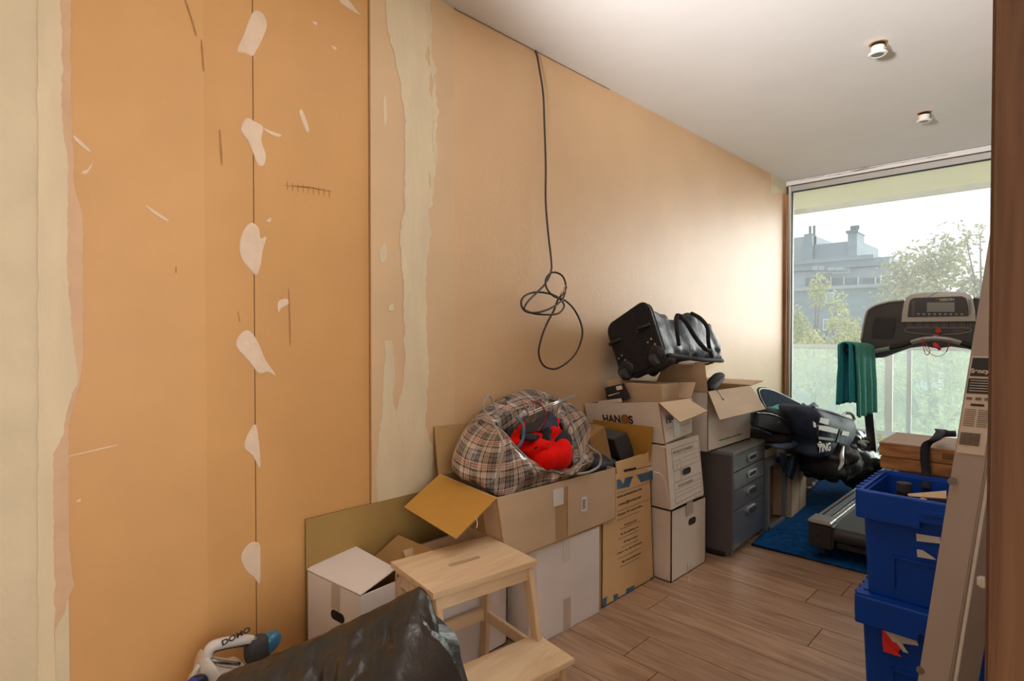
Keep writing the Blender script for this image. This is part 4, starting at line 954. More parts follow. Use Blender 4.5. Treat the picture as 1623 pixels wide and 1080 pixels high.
# garments lying on the table
c = blob('black_cushion', at(1212, 692, x=.52), (.15, .20, .045), 'black_fabric', None, e=.6, rot=(-.12, 0, .05), namp=.01, loc=at(1212, 692, x=.5)); tag(c, 'black padded cushion with pale piping on the side table', 'cushion')
tubeobj('piping', cr([at(1194, 678, x=.60), at(1212, 684, x=.62), at(1228, 692, x=.62), at(1236, 700, x=.60)], 5), .007, 'navy_lt', c, seg=6)
c = blob('padded_strap', at(1250, 702, x=.60), (.06, .40, .026), 'navy_lt', None, e=.75, rot=(-.10, .2, .10), namp=.012, nsc=14, loc=at(1250, 702, x=.6)); tag(c, 'long blue-grey padded strap with rounded end hanging off the side table', 'strap')
blob('rounded_end', at(1268, 713, x=.62), (.035, .12, .028), 'charcoal', c, e=.8, rot=(-.1, 0, .1))
c = blob('clear_bag', at(1205, 668, x=.45), (.10, .16, .045), 'black_sheen', None, e=.9, rot=(-.3, 0, 0), cr_amp=.06, nsc=12, seed=8, loc=at(1205, 668, x=.45)); tag(c, 'shiny crinkled plastic wrap lying on the black cushion', 'plastic')
c = sheet('dark_garment', lambda u, v_: at(1236+26*u, 717+6*math.sin(u*3)+v_*(20+26*u), x=.618+.02*math.sin(u*9+v_*3)), 14, 10, 'navy', None, th=.006, loc=at(1245, 722, x=.6)); tag(c, 'dark blue garment sleeve drooping over the narrow brown carton', 'clothing')
blob('collar', at(1250, 722, x=.54), (.10, .12, .03), 'black_sheen', c, e=.8, namp=.03, nsc=16)

# navy holdall with open lid
hb = thing('navy_holdall', 'big navy sports holdall with open black lid showing turquoise cloth', 'bag', (.4, 4.6, .2))
def quadsheet(name, c4, m, parent, th=.01, bulge=.0, n=14, crs=.0, seed=0, label=None, direction=(0.7, -.7, .2)):
    c4 = [Vector(c) for c in c4]; dd = Vector(direction).normalized()
    def fn(u, v_):
        p = lerp(lerp(c4[0], c4[1], u), lerp(c4[3], c4[2], u), v_)
        return p+dd*(bulge*math.sin(math.pi*u)*math.sin(math.pi*v_)+crs*crumple(p, 9, seed))
    return sheet(name, fn, n, n, m, parent, label, th=th)
# body solid behind
blob('bag_body', at(1268, 690, x=.38), (.22, .50, .21), 'navy', hb, e=.6, namp=.05, nsc=5, seed=1, cr_amp=.05, rot=(0, 0, .08))
blob('bag_side', at(1278, 672, x=.62), (.06, .24, .14), 'navy_lt', hb, e=.8, namp=.03, nsc=9, seed=2, cr_amp=.06)
lidc = [at(1202, 622, x=.30), at(1215, 617, x=.25), at(1240, 626, x=.20), at(1275, 644, x=.16), at(1300, 650, x=.16), at(1328, 657, x=.2), at(1322, 664, x=.3), at(1290, 656, x=.3), at(1262, 660, x=.34), at(1240, 652, x=.36), at(1220, 655, x=.36)]
lc = sum(lidc, Vector())/len(lidc); Lr = cr(lidc, 4, True)
V = [lc+Vector((-.03, .02, .0))]+Lr+[p+Vector((-.02, .02, .01)) for p in Lr]+[lc+Vector((-.05, .04, 0))]; n = len(Lr); F = []
for i in range(n):
    j = (i+1) % n; F += [(0, 1+i, 1+j), (1+i, 1+n+i, 1+n+j, 1+j), (1+2*n, 1+n+j, 1+n+i)]
mobj('open_lid', V, F, 'lid_cloth', hb, smooth=False); tubeobj('lid_zip', Lr, .008, 'black', hb, seg=6, closed=True)
c = blob('turquoise_cloth', at(1236, 652, x=.42), (.10, .20, .035), 'turq', None, e=.9, rot=(.1, 0, 0), namp=.02, cr_amp=.03, nsc=12, seed=1, loc=at(1236, 652, x=.42)); tag(c, 'turquoise cloth lying in the open navy holdall', 'clothing')
quadsheet('side_pocket', [at(1196, 656, x=.62), at(1250, 668, x=.64), at(1250, 690, x=.66), at(1196, 676, x=.64)], 'black_fabric', hb, .02, .02)
blob('pocket_bulge', at(1222, 668, x=.55), (.07, .21, .085), 'black_fabric', hb, e=.7, rot=(-.15, 0, 0), namp=.02)
tubeobj('zip', cr([at(1196, 655, x=.63), at(1222, 657, x=.65), at(1244, 668, x=.66), at(1252, 688, x=.66)], 5), .006, 'black', hb, seg=6)
box('buckle', tuple(at(1232, 671, x=.655)-Vector((.005, .03, .01))), tuple(at(1232, 671, x=.655)+Vector((.01, .04, .012))), 'charcoal', hb, bev=.003)
# ING bag
ib = thing('backpack', 'navy bag with reflective strips and white lettering leaning under the window', 'bag', (.72, 4.85, .15))
XI = .80
def ip(px, py, dx=0): return at(px, py, x=XI+dx)
outl = [(1288, 646), (1310, 652), (1335, 660), (1354, 667), (1356, 682), (1350, 700), (1335, 716), (1318, 724), (1300, 728), (1293, 722), (1296, 705), (1290, 688), (1287, 666)]
O = cr([ip(*p) for p in outl], 3, True); c0 = sum(O, Vector())/len(O)
rg = [[lerp(c0, p, .6)+Vector((-.30, .12, -.02)) for p in O], [lerp(c0, p, .98)+Vector((-.24, .10, 0)) for p in O], [lerp(c0, p, 1.0)+Vector((-.06, .02, 0)) for p in O], [lerp(c0, p, .97) for p in O], [lerp(c0, p, .8)+Vector((.035, -.015, 0)) for p in O], [lerp(c0, p, .4)+Vector((.05, -.02, 0)) for p in O]]
loft('bag_body', rg, 'navy', ib)
def ipatch(pl, name, m, lab=None, dx=.055):
    v, f = prism([at(px, py, x=XI+dx) for px, py in pl], (.003, 0, 0)); return mobj(name, v, f, m, ib, lab)
ipatch([(1300, 662), (1314, 665), (1312, 674), (1298, 670)], 'reflective_label', 'reflect'); ipatch([(1295, 674), (1311, 676), (1328, 681), (1326, 688), (1308, 684), (1296, 681)], 'reflective_strip', 'reflect')
ipatch([(1335, 683), (1346, 685), (1344, 692), (1333, 690)], 'reflective_strip', 'reflect'); ipatch([(1288, 668), (1292, 671), (1293, 678), (1289, 677)], 'reflective_strip', 'reflect')
ipatch([(1294, 692), (1312, 694), (1330, 697), (1328, 700), (1310, 698), (1294, 696)], 'webbing', 'black')
tubeobj('webbing_strap', cr([at(1296, 672, x=XI+.05), at(1295, 690, x=XI+.06), at(1297, 715, x=XI+.05)], 5), .008, 'black_fabric', ib, seg=6)
tubeobj('webbing_strap', cr([at(1331, 681, x=XI+.05), at(1328, 690, x=XI+.06), at(1324, 702, x=XI+.06)], 5), .006, 'black_fabric', ib, seg=6)
a = at(1295, 717, x=XI+.058); text('lettering', 'TING', .072, a+Vector((.006, 0, 0)), (0, 1, -.10), (.0, .1, 1), 'paper', ib, bold=.002, sx=1.5)
tubeobj('emblem', [at(1299+3*math.cos(k*.5236), 705+4*math.sin(k*.5236), x=XI+.06) for k in range(12)], .004, 'paper', ib, seg=5, closed=True)
tubeobj('emblem', [at(1297, 709, x=XI+.06), at(1299, 704, x=XI+.06)], .004, 'paper', ib, seg=5)
tubeobj('top_zip', cr([at(1288, 646, x=XI-.02), at(1310, 652, x=XI), at(1335, 660, x=XI), at(1352, 667, x=XI)], 5), .010, 'black', ib, seg=6)
tubeobj('grab_handle', cr([at(1334, 662, x=XI-.1), at(1340, 655, x=XI-.1), at(1350, 657, x=XI-.06), at(1354, 665, x=XI-.05)], 6), .012, 'reflect', ib, seg=6)
c = blob('black_sports_bag', at(1315, 732, x=.78), (.17, .26, .12), 'black_fabric', None, e=.8, namp=.05, nsc=6, seed=6, cr_amp=.09, us=48, vs=32, flat=.014, loc=at(1312, 745, z=.014)); tag(c, 'black bag lying on the rug below the lettered navy bag', 'bag')
tubeobj('grey_strap', cr([at(1337, 708, x=.92), at(1334, 722, x=.97), at(1334, 735, x=.98), at(1329, 745, x=.98)], 5), [.005, .006, .008, .010, .011, .012, .012, .012, .012, .012, .012, .011, .010, .009, .007, .005], 'silver', c, seg=6)
c = blob('bin_bag', at(1357, 727, x=.74), (.17, .30, .21), 'bin2', None, e=.9, namp=.05, nsc=5, seed=12, cr_amp=.07, flat=.014, us=48, vs=32, loc=at(1352, 745, z=.0)); tag(c, 'shiny black-green bin bag on the rug behind the treadmill upright', 'bag')
c = blob('pale_cloth', at(1362, 702, x=.76), (.10, .14, .04), 'reflect', None, e=.9, namp=.03, cr_amp=.09, nsc=10, seed=2, loc=at(1365, 699, x=.8)); tag(c, 'pale crumpled cloth on top of the bin bag by the window', 'cloth')

# ------------------------------------------------------------------ rug
ra, rb = at(1191.3, 865.3, z=.0), at(1378, 911.5, z=.0)
rg_ = thing('rug', 'deep blue carved rug under the treadmill', 'rug', (.6, 3.44, 0))
xs0 = .40
sheet('rug_pile', lambda u, v_: Vector((lerp((.611, 0, 0), (.42, 0, 0), min(1, v_*1.1)).x*(1-u)+1.98*u, 3.435+u*.05+v_*2.22, .010+.0025*nz((u*40, v_*60, 0), 1, 3)+.0016*math.sin(u*60+8*nz((u*5, v_*6, 0), 1))*math.sin(v_*70+8*nz((u*6, v_*5, 2), 1)))), 90, 110, 'rug', rg_, th=.008)
tubeobj('bound_edge', [Vector((.611, 3.434, .008)), Vector((1.2, 3.463, .008)), Vector((1.98, 3.485, .008))], .006, 'vnavy', rg_, seg=6)

# ------------------------------------------------------------------ treadmill
tm = thing('treadmill', 'grey folding treadmill with console facing the room, on the blue rug', 'treadmill', (1.3, 4.3, 0))
xL, xRt, y0, y1 = .93, 1.70, 3.45, 5.28
for sx_, xx in ((1, xL), (-1, xRt)):
    def X(a, b): return (xx+sx_*a, xx+sx_*b) if sx_ > 0 else (xx-b, xx-a)
    a, b = X(0, .105); r = box('side_rail', (a, y0+.10, .150), (b, y1, .232), 'silver', tm, bev=.004)
    a, b = X(.022, .034); box('rail_groove', (a, y0+.12, .232), (b, y1-.02, .2345), 'black', r)
    a, b = X(.070, .080); box('rail_groove', (a, y0+.12, .232), (b, y1-.02, .2345), 'black', r)
    a, b = X(.038, .068); box('foot_grip', (a, y0+.14, .232), (b, y1-.04, .236), 'desk', r)
    a, b = X(-.004, .125); e = box('end_cap', (a, y0-.01, .085), (b, y0+.11, .226), 'black', tm, bev=.012)
    a, b = X(-.006, .115); box('cap_cover', (a, y0-.012, .222), (b, y0+.12, .242), 'silver', e, bev=.006)
    cc = Vector((a+.055, y0-.012, .155)); cyl('bolt_hole', cc, cc+Vector((0, -.003, 0)), .011, 'dark', e, 14)
    wx = xx+sx_*.045; h = cyl('castor_wheel', Vector((wx-.014, y0+.10, .035)), Vector((wx+.014, y0+.10, .035)), .030, 'black', tm, 20)
    box('castor_fork', (wx-.02, y0+.085, .035), (wx+.02, y0+.115, .10), 'black', h, bev=.003)
box('running_belt', (xL+.10, y0+.03, .196), (xRt-.10, y1, .206), 'belt', tm)
cyl('rear_roller', Vector((xL+.12, y0+.045, .165)), Vector((xRt-.12, y0+.045, .165)), .042, 'black', tm, 24)
box('rear_crossbar', (xL+.11, y0+.05, .085), (xRt-.11, y0+.11, .135), 'black', tm, bev=.012)
box('deck', (xL+.09, y0+.10, .15), (xRt-.09, y1, .194), 'black', tm)
mh = box('motor_hood', (xL-.01, y1-.06, .06), (xRt+.01, y1+.26, .30), 'console', tm, bev=.03)
box('hood_trim', (xL-.015, y1-.07, .236), (xL+.12, y1+.05, .262), 'white_pl', mh, bev=.008)
YC = 4.95
zc = lambda px, py, dy=0: at(px, py, y=YC+dy)
XCn = zc(1487, 470).x
def mir(pts): return pts+[Vector((2*XCn-p.x, p.y, p.z)) for p in reversed(pts)]
body = mir([zc(1487, 553), zc(1465, 549), zc(1440, 552), zc(1418, 560), zc(1400, 567), zc(1383, 568), zc(1366, 558), zc(1364.7, 539.7), zc(1369, 515), zc(1374, 495.7), zc(1388, 484.6), zc(1410, 479), zc(1434, 476.8), zc(1487, 476)])
cs_ = thing_body = None
v, f = prism([p+Vector((0, .0, 0)) for p in body], (0, .09, 0)); cn = mobj('console', v, f, 'console', tm, bev=.006)
edge = mir([zc(1365, 540, -.006), zc(1369, 515, -.006), zc(1374, 495.7, -.006), zc(1380, 489, -.006), zc(1390, 484, -.006), zc(1410, 478.8, -.006), zc(1434, 476.5, -.006)])
tubeobj('console_edge', [p for p in cr(edge[:7], 4)], .008, 'silver', cn, seg=8); tubeobj('console_edge', [p for p in cr(edge[7:], 4)], .008, 'silver', cn, seg=8)
tray = [zc(1381, 534, -.008), zc(1386, 505, -.008), zc(1389, 503.5, -.008), zc(1418, 503.5, -.008), zc(1420, 507, -.008), zc(1416, 534, -.008), zc(1413, 536, -.008), zc(1383, 536, -.008)]
def recess(pts, m, name='cup_tray'):
    v, f = prism(pts, (0, .004, 0)); return mobj(name, v, f, m, cn)
recess(tray, 'console_dk'); recess([Vector((2*XCn-p.x, p.y, p.z)) for p in tray], 'console_dk')
hd = mir([zc(1428.5, 510.6, -.03), zc(1430, 495, -.03), zc(1433, 479, -.03), zc(1436, 472, -.03), zc(1445, 467, -.03), zc(1465, 464, -.03), zc(1487, 463, -.03)])
hd = [p for p in hd if not (abs(p.x-XCn) < 1e-6)] + []
v, f = prism(hd, (0, .05, 0)); h1 = mobj('display_frame', v, f, 'silver', cn, bev=.005)
fr = mir([zc(1438, 503, -.04), zc(1440, 485, -.04), zc(1442, 476, -.04), zc(1448, 472.5, -.04)]); v, f = prism(fr, (0, .02, 0)); mobj('display_panel', v, f, 'console', h1, bev=.003)
def crect(x0, y0_, x1_, y1_, dy, m, name, parent=cn, th=.003, bev=0):
    v, f = prism([zc(x0, y1_, dy), zc(x1_, y1_, dy), zc(x1_, y0_, dy), zc(x0, y0_, dy)], (0, th, 0)); return mobj(name, v, f, m, parent, bev=bev)
crect(1469, 479.5, 1513, 494.5, -.043, 'lcd', 'lcd_screen', h1)
for i in range(9):
    for r_ in (0, 1): crect(1454+i*8.6, 497.2+r_*2.8, 1457+i*8.6, 498.7+r_*2.8, -.0425, 'ink_grey' if r_ else 'reflect', 'button', h1)
for i in range(8):
    crect(1445, 478+i*3, 1450, 479.6+i*3, -.0425, 'ink_grey', 'led_bar', h1); crect(1534, 475+i*3, 1539, 476.6+i*3, -.0425, 'ink_grey', 'led_bar', h1)
a = zc(1481, 477.5, -.0435); text('brand_print', 'XERON', .024, zc(1489, 477.5, -.0435), (1, 0, 0), (0, 0, 1), 'reflect', h1, bold=.0008)
tubeobj('logo_swoosh', cr([zc(1482, 477.8, -.044), zc(1486, 473.2, -.044), zc(1488, 475, -.044), zc(1491, 478.5, -.044)], 4), .0022, 'ink_gold', h1, seg=5)
for i in range(8):
    x_ = 1438+i*13.6; tubeobj('key', [zc(x_, 517.5, -.006), zc(x_, 512, -.006), zc(x_+10, 512, -.006), zc(x_+10, 517.5, -.006)], .0016, 'reflect', cn, seg=4, closed=True)
    crect(x_+2.5, 513.6, x_+7.5, 516, -.007, 'ink_grey', 'key_symbol')
tubeobj('panel_outline', [zc(*p, -.006) for p in ((1436, 520), (1434, 523), (1436, 526), (1455, 529), (1487, 531), (1519, 529), (1538, 526), (1540, 523), (1538, 520))], .0018, 'reflect', cn, seg=4, closed=True)
text('script_print', 'Xeron', .022, zc(1510, 526.5, -.007), (1, 0, .06), (0.1, 0, 1), 'ink_gold', cn)
hb_ = [zc(1376, 560, -.02), zc(1392, 556, -.04), zc(1412, 552, -.06), (zc(1430, 548, -.075)), zc(1447, 542, -.09), zc(1465, 537.5, -.10), zc(1487, 536, -.10)]
hbp = cr(mir(hb_), 5); g = tubeobj('handlebar', hbp, .016, 'silver', tm, seg=12)
for s_ in (1, -1):
    gp = [Vector((XCn+s_*(p.x-XCn), p.y, p.z)) for p in cr([zc(1411, 552, -.062), zc(1428, 548.5, -.073), zc(1445, 543, -.088)], 5)]
    tubeobj('hand_sensor', gp, .019, 'black', g, seg=12)
for s_ in (1, -1):
    arm = [Vector((XCn+s_*(p.x-XCn), p.y, p.z)) for p in (at(1372, 556, y=4.97), at(1356, 553, y=4.75), at(1343, 556, y=4.52))]
    tubeobj('side_arm', cr(arm, 4), .026, 'console_dk', tm, seg=12)
    up_ = [Vector((XCn+s_*(p.x-XCn), p.y, p.z)) for p in (at(1386, 738, y=5.27), at(1377, 640, y=5.10), at(1371, 565, y=5.0))]
    for p in up_: pass
    v, f = [], []
    P_ = up_; V_ = []
    for p in P_: V_ += [p+Vector((-.030, -.04, 0)), p+Vector((.030, -.04, 0)), p+Vector((.030, .04, 0)), p+Vector((-.030, .04, 0))]
    F_ = [(0, 1, 2, 3), (8, 9, 10, 11)]+[(i*4+k, i*4+(k+1) % 4, i*4+4+(k+1) % 4, i*4+4+k) for i in range(2) for k in range(4)]
    mobj('upright', V_, F_, 'metal_dk', tm, bev=.006)
k_ = thing('safety_key', 'red treadmill safety key with clip and looping cord on the console', 'key', zc(1487, 525, -.1))
cyl('magnet', zc(1487, 524.5, -.012), zc(1487, 524.5, -.035), .017, 'red_pl', k_, 20); tubeobj('stem', [zc(1486.5, 527, -.03), zc(1486, 533, -.06)], .004, 'red_pl', k_, seg=8)
tubeobj('cord', cr([zc(1462, 536, -.12), zc(1463, 548, -.13), zc(1468, 563, -.13), zc(1474, 556, -.13), zc(1463, 540, -.13)], 6), .0025, 'red_pl', k_, seg=6)
tubeobj('cord', cr([zc(1505, 538, -.12), zc(1504, 548, -.13), zc(1500, 558, -.13)], 5), .0025, 'red_pl', k_, seg=6)
tubeobj('black_wire', cr([zc(1465, 548, -.13), zc(1474, 560, -.13), zc(1486, 565, -.13), zc(1497, 561, -.13), zc(1504, 548, -.13)], 6), .0018, 'cable', k_, seg=5)
tubeobj('clip', cr([zc(1481, 544, -.13), zc(1484, 550, -.14), zc(1489, 551, -.14)], 4), .011, 'red_pl', k_, seg=8); tubeobj('clip', [zc(1484, 545, -.13), zc(1490, 555, -.14)], .010, 'red_pl', k_, seg=8)

# towels over the side arm
def towel(name, label, m, xl, xr, ztop, zl, zr, ya_, yb_, seed, amp, w_=.012):
    a0, b0 = at(1343, 550, y=4.52), at(1372, 552, y=4.9)
    def fn(u, v_):
        yy = ya_+(yb_-ya_)*v_; s = u*2-1
        cxm = lerp(a0, b0, (yy-4.52)/.38).x; cz = lerp(a0, b0, (yy-4.52)/.38).z+.032
        half = (xr-xl)/2; fold = amp*math.sin(v_*19+seed+2*nz((v_*2, seed, 0), 2))*min(1, abs(s)*1.6)
        if abs(s) < .18: x = s/.18*half; z = cz-(s/.18)**2*.02
        else:
            k = (abs(s)-.18)/.82; x = math.copysign(half+.012*k, s); dz = (zl if s < 0 else zr); z = cz-.02-k*(cz-dz-.02+.012*nz((v_*3, seed, s), 1))
        return Vector((cxm+x+fold, yy+.3*fold, z))
    return sheet(name, fn, 60, 44, m, None, th=w_, loc=a0)
c = towel('green_towel', '', 'green', -.055, .055, 0, .78, .70, 4.50, 4.88, 1, .016); tag(c, 'green towel draped over the treadmill side arm', 'towel')
c = towel('teal_towel', '', 'teal', -.030, .030, 0, .79, .80, 4.47, 4.70, 4, .008, .008); tag(c, 'teal ribbed towel hanging inside the green one on the treadmill arm', 'towel')

# ------------------------------------------------------------------ blue crates
def crate(name, label, x0, y0_, z0, h, Lx, Wy, lid=False):
    t = thing(name, label, 'crate', (x0+Lx/2, y0_+Wy/2, z0), 'blue stacking crates')
    tp_ = .035; r = .012
    def ring(i, z, ins=0): return rquad([(x0+i+ins, y0_+i+ins, z), (x0+Lx-i-ins, y0_+i+ins, z), (x0+Lx-i-ins, y0_+Wy-i-ins, z), (x0+i+ins, y0_+Wy-i-ins, z)], 24, .05)
    rg = [ring(tp_, z0), ring(.022, z0+h-.085)]
    if lid: rg += [ring(.022, z0+h-.02)]
    else: rg += [ring(.022, z0+h-.01), ring(.028, z0+h-.01), ring(tp_+.004, z0+.01)]
    loft('crate_body', rg, 'crate', t, smooth=False)
    rm = [ring(.006, z0+h-.075), ring(0, z0+h-.070), ring(0, z0+h-.004), ring(.004, z0+h), ring(.020, z0+h), ring(.022, z0+h-.01)]
    loft('rim', rm, 'crate', t, smooth=False, cap=lid)
    box('rim_step', (x0+.19, y0_-.006, z0+h-.045), (x0+Lx-.06, y0_+.004, z0+h-.028), 'crate', t, bev=.002)
    box('rim_lug', (x0+.006, y0_-.004, z0+h-.095), (x0+.19, y0_+.02, z0+h-.06), 'crate', t, bev=.003)
    for xx in (x0+.11, x0+Lx-.13): box('rib', (xx, y0_+.022, z0+.04), (xx+.006, y0_+.038, z0+h*.42), 'crate', t)
    box('rib', (x0+.11, y0_+.020, z0+h*.40), (x0+Lx-.12, y0_+.036, z0+h*.42), 'crate', t)
    for k in range(7): box('rim_notch', (x0-.002, y0_+.03+k*.05, z0+h-.003), (x0+.010, y0_+.05+k*.05, z0+h+.004), 'crate', t)
    if lid:
        box('lid_left', (x0+.006, y0_+.006, z0+h-.002), (x0+Lx/2-.004, y0_+Wy-.006, z0+h+.006), 'crate', t, bev=.002)
        box('lid_right', (x0+Lx/2+.004, y0_+.006, z0+h-.002), (x0+Lx-.006, y0_+Wy-.006, z0+h+.006), 'crate', t, bev=.002)
        for k in range(4): box('lid_rib', (x0+.02, y0_+.05+k*.09, z0+h+.006), (x0+.16, y0_+.065+k*.09, z0+h+.010), 'crate', t)
    else: box('crate_inside', (x0+.045, y0_+.045, z0+.012), (x0+Lx-.045, y0_+Wy-.045, z0+.016), 'crate_in', t)
    return t
xc, yc = 1.45, 2.225
t = crate('blue_crate', 'closed blue plastic crate standing on the wooden floor, under the open one', xc, yc, 0, .385, .59, .40, True)
def onY(pl, y, name, m, parent, lab=None):
    v, f = prism([at(px, py, y=y) for px, py in pl], (0, -.001, 0)); return mobj(name, v, f, m, parent, lab)
onY([(1398, 998), (1440, 1010), (1420, 1040), (1400, 1030)], yc+.020, 'sticker', 'red_pl', t, 'torn red and white sticker')
onY([(1400, 998), (1452, 1012), (1456, 1024), (1416, 1018)], yc+.019, 'sticker', 'reflect', t)
onY([(1398, 1010), (1418, 1030), (1430, 1042), (1400, 1033)], yc+.018, 'sticker', 'red_pl', t); onY([(1408, 1002), (1432, 1034), (1440, 1036), (1420, 1006)], yc+.017, 'sticker', 'reflect', t)
t = crate('blue_crate', 'open blue plastic crate stacked on the closed one, holding bottles', xc, yc, .393, .36, .59, .40, False)
onY([(1452, 846), (1490, 852), (1490, 862), (1453, 858)], yc+.020, 'tape_remnant', 'reflect', t); onY([(1453, 871), (1462, 872), (1480, 884), (1484, 888), (1454, 883)], yc+.022, 'tape_remnant', 'reflect', t)
c = thing('glass_bottle', 'dark bottle with pale cap standing in the open blue crate', 'bottle', (1.62, 2.48, .42))
bt = Vector((at(1433, 760, y=2.48).x, 2.48, .41))
loft('bottle', [[bt+Vector((math.cos(k*.3927)*r_, math.sin(k*.3927)*r_, z_)) for k in range(16)] for r_, z_ in ((.03, 0), (.034, .01), (.034, .24), (.026, .27), (.022, .30), (.022, .305))], 'black', c)
cyl('cap', bt+Vector((0, 0, .305)), bt+Vector((0, 0, .335)), .024, 'charcoal', c, 18)
c = box('dark_device', tuple(bt+Vector((.10, -.06, 0))), tuple(bt+Vector((.22, .10, .28))), 'black', bev=.02, loc=tuple(bt)); tag(c, 'black device box inside the open blue crate beside the bottle', 'box')
c = box('wood_piece', tuple(bt+Vector((.045, -.02, 0))), tuple(bt+Vector((.075, .02, .29))), 'birch', bev=.006, loc=tuple(bt)); tag(c, 'small pale wooden peg between bottle and black device', 'wood')
c = panel('beige_sheet', [at(1438, 783, y=2.31), at(1500, 778, y=2.42), at(1500, 790, y=2.28), at(1440, 786, y=2.28)], .003, 'card'); tag(c, 'beige cardboard sheet lying inside the crate rim beside the leaning profile', 'cardboard')
c = box('black_case', (1.60, 2.47, .41), (1.98, 2.585, .70), 'black', bev=.01, loc=(1.7, 2.5, .41)); tag(c, 'black case filling the back of the open blue crate', 'case')

# wooden chest on the treadmill / behind crate
wc = thing('wooden_chest', 'varnished pine chest with dark strap behind the open blue crate', 'chest', (1.75, 2.85, .75))
yw = 2.64; a, b = at(1393.5, 700, y=yw), at(1397, 748, y=yw); c2 = at(1500, 711, y=yw)
zt, zb, xa, xb = a.z, .755, a.x, a.x+.50
zt = at(1393.5, 700, y=yw).z
box('chest_box', (xa+.004, yw, zb), (xb, yw+.30, zb+(zt-zb)*.46), 'pine', wc, bev=.003)
box('chest_lid', (xa, yw-.004, zb+(zt-zb)*.48), (xb+.004, yw+.304, zt-.008), 'pine', wc, bev=.003)
box('lid_top', (xa, yw-.004, zt-.008), (xb+.004, yw+.304, zt), 'pine_top', wc, bev=.002)
q = at(1498, 722, y=yw-.006); box('name_plate', (q.x-.012, yw-.008, q.z-.018), (q.x+.05, yw-.003, q.z+.012), 'ink_gold', wc, bev=.001)
for i in range(3): box('plate_print', (q.x-.008, yw-.0095, q.z-.012+i*.008), (q.x+.045, yw-.008, q.z-.009+i*.008), 'ink', wc)
sp_ = cr([at(1497, 683, y=yw+.14), at(1489, 689, y=yw+.12)+Vector((0, 0, .02)), at(1490, 694, y=yw+.05)+Vector((0, 0, .02)), at(1484, 700, y=yw)+Vector((0, -.02, .012)), at(1468, 706, y=yw-.015), at(1466, 730, y=yw-.015), at(1468, 748, y=yw-.02), at(1466, 775, y=yw-.06)], 6)
def ribbon(name, P, w_, m, label=None, cat=None, wd=None):
    wd = Vector(wd or (1, 0, 0)).normalized(); V, F = [], []
    for p in P: V += [p-wd*w_/2, p+wd*w_/2]
    for i in range(len(P)-1): F.append((2*i, 2*i+1, 2*i+3, 2*i+2))
    o = mobj(name, V, F, m, None, smooth=True, loc=P[0]); s_ = o.modifiers.new('thickness', 'SOLIDIFY'); s_.thickness = .003; s_.offset = 0
    return o
c = ribbon('dark_strap', sp_, .030, 'strap'); tag(c, 'dark navy webbing strap hanging over the pine chest into the crate', 'strap')
tubeobj('strap_roll', cr([at(1486, 694, y=yw+.13), at(1494, 689, y=yw+.13), at(1503, 688, y=yw+.13), at(1515, 688, y=yw+.13)], 4), .012, 'strap', c, seg=8)

# ------------------------------------------------------------------ leaning white profile and rail
pr = thing('boxed_profile', 'long white lacquered profile with product label, leaning by the door post', 'panel', (1.7, 1.8, 0))
def pf(z, dx=0, y_=1.8): return Vector((1.660+.1142*z+dx, y_+.02*z, z))
wz = .066
v = []
for z in (0, 2.36): v += [pf(z), pf(z, wz), pf(z, wz+.050, 1.93), pf(z, .04, 1.99)]
f = [(0, 1, 5, 4), (1, 2, 6, 5), (2, 3, 7, 6), (3, 0, 4, 7), (3, 2, 1, 0), (4, 5, 6, 7)]
mobj('profile_body', v, f, 'profile', pr, bev=.003)
def lab(u0, u1, z0, z1, m, name, off=.0015):
    q = [pf(z, u*wz)+Vector((0, -off, 0)) for u, z in ((u0, z0), (u1, z0), (u1, z1), (u0, z1))]; v, f = prism(q, (0, -.0006, 0)); return mobj(name, v, f, m, pr)
zA = at(1534, 567, y=1.82).z; zB = at(1517, 710, y=1.82).z; hh = zA-zB
lab(.06, .90, zB-.012, zA+.004, 'card_cream', 'paper_label'); lab(.10, .92, zA-.20*hh*1, zA, 'console_dk', 'label_header', .0028)
pn = pf(zA-.165*hh, .12*wz)+Vector((0, -.004, 0)); text('label_brand', 'Sencys', .0150, pn, (1, 0, .02), (.1142, .02, 1), 'card_cream', pr, bold=.0006)
for i in range(2):
    for j in range(2): lab(.66+.14*i, .76+.14*i, zA-(.045+.045*j)*hh, zA-(.010+.045*j)*hh, 'ink_gold' if (i, j) != (1, 1) else 'red_pl', 'label_square', .0036)
lab(.08, .90, zA-.39*hh, zA-.225*hh, 'console_dk', 'label_header', .0028)
for k in range(5): lab(.14, .80-.1*(k % 2), zA-(.25+.028*k)*hh, zA-(.243+.028*k)*hh, 'card_cream', 'label_text', .0036)
for k in range(3): lab(.10+.27*k, .28+.27*k, zA-.46*hh, zA-.43*hh, 'ink_grey', 'label_symbol', .0028)
lab(.26, .66, zA-.525*hh, zA-.50*hh, 'ink', 'label_symbol', .0028)
for cidx in range(2):
    for k in range(9): lab(.12+.40*cidx, .45+.38*cidx, zA-(.57+.022*k)*hh, zA-(.562+.022*k)*hh, 'ink_grey', 'label_text', .0028)
for k in range(10): lab(.10, .70, zA-(.83+.014*k)*hh, zA-(.8225+.014*k)*hh, 'ink', 'barcode_bar', .0028)
q = at(1509, 763, y=1.812); cyl('screw', q, q+Vector((0, -.006, 0)), .009, 'metal_dk', pr, 16)
q = at(1459, 1062, y=1.812); cyl('screw', q, q+Vector((0, -.006, 0)), .009, 'metal_dk', pr, 16)
rl2 = thing('thin_white_rail', 'thin white rail with clip leaning between profile and door post', 'rail', (1.8, 1.7, 0))
def th_(z, dx=0): return Vector((1.742+.112*z+dx, 1.66, z))
va = [(th_(0)), th_(0, .006), th_(0, .006)+Vector((0, .03, 0)), th_(0)+Vector((0, .03, 0))]; vb = [p+Vector((.112*2.3, 0, 2.3)) for p in va]
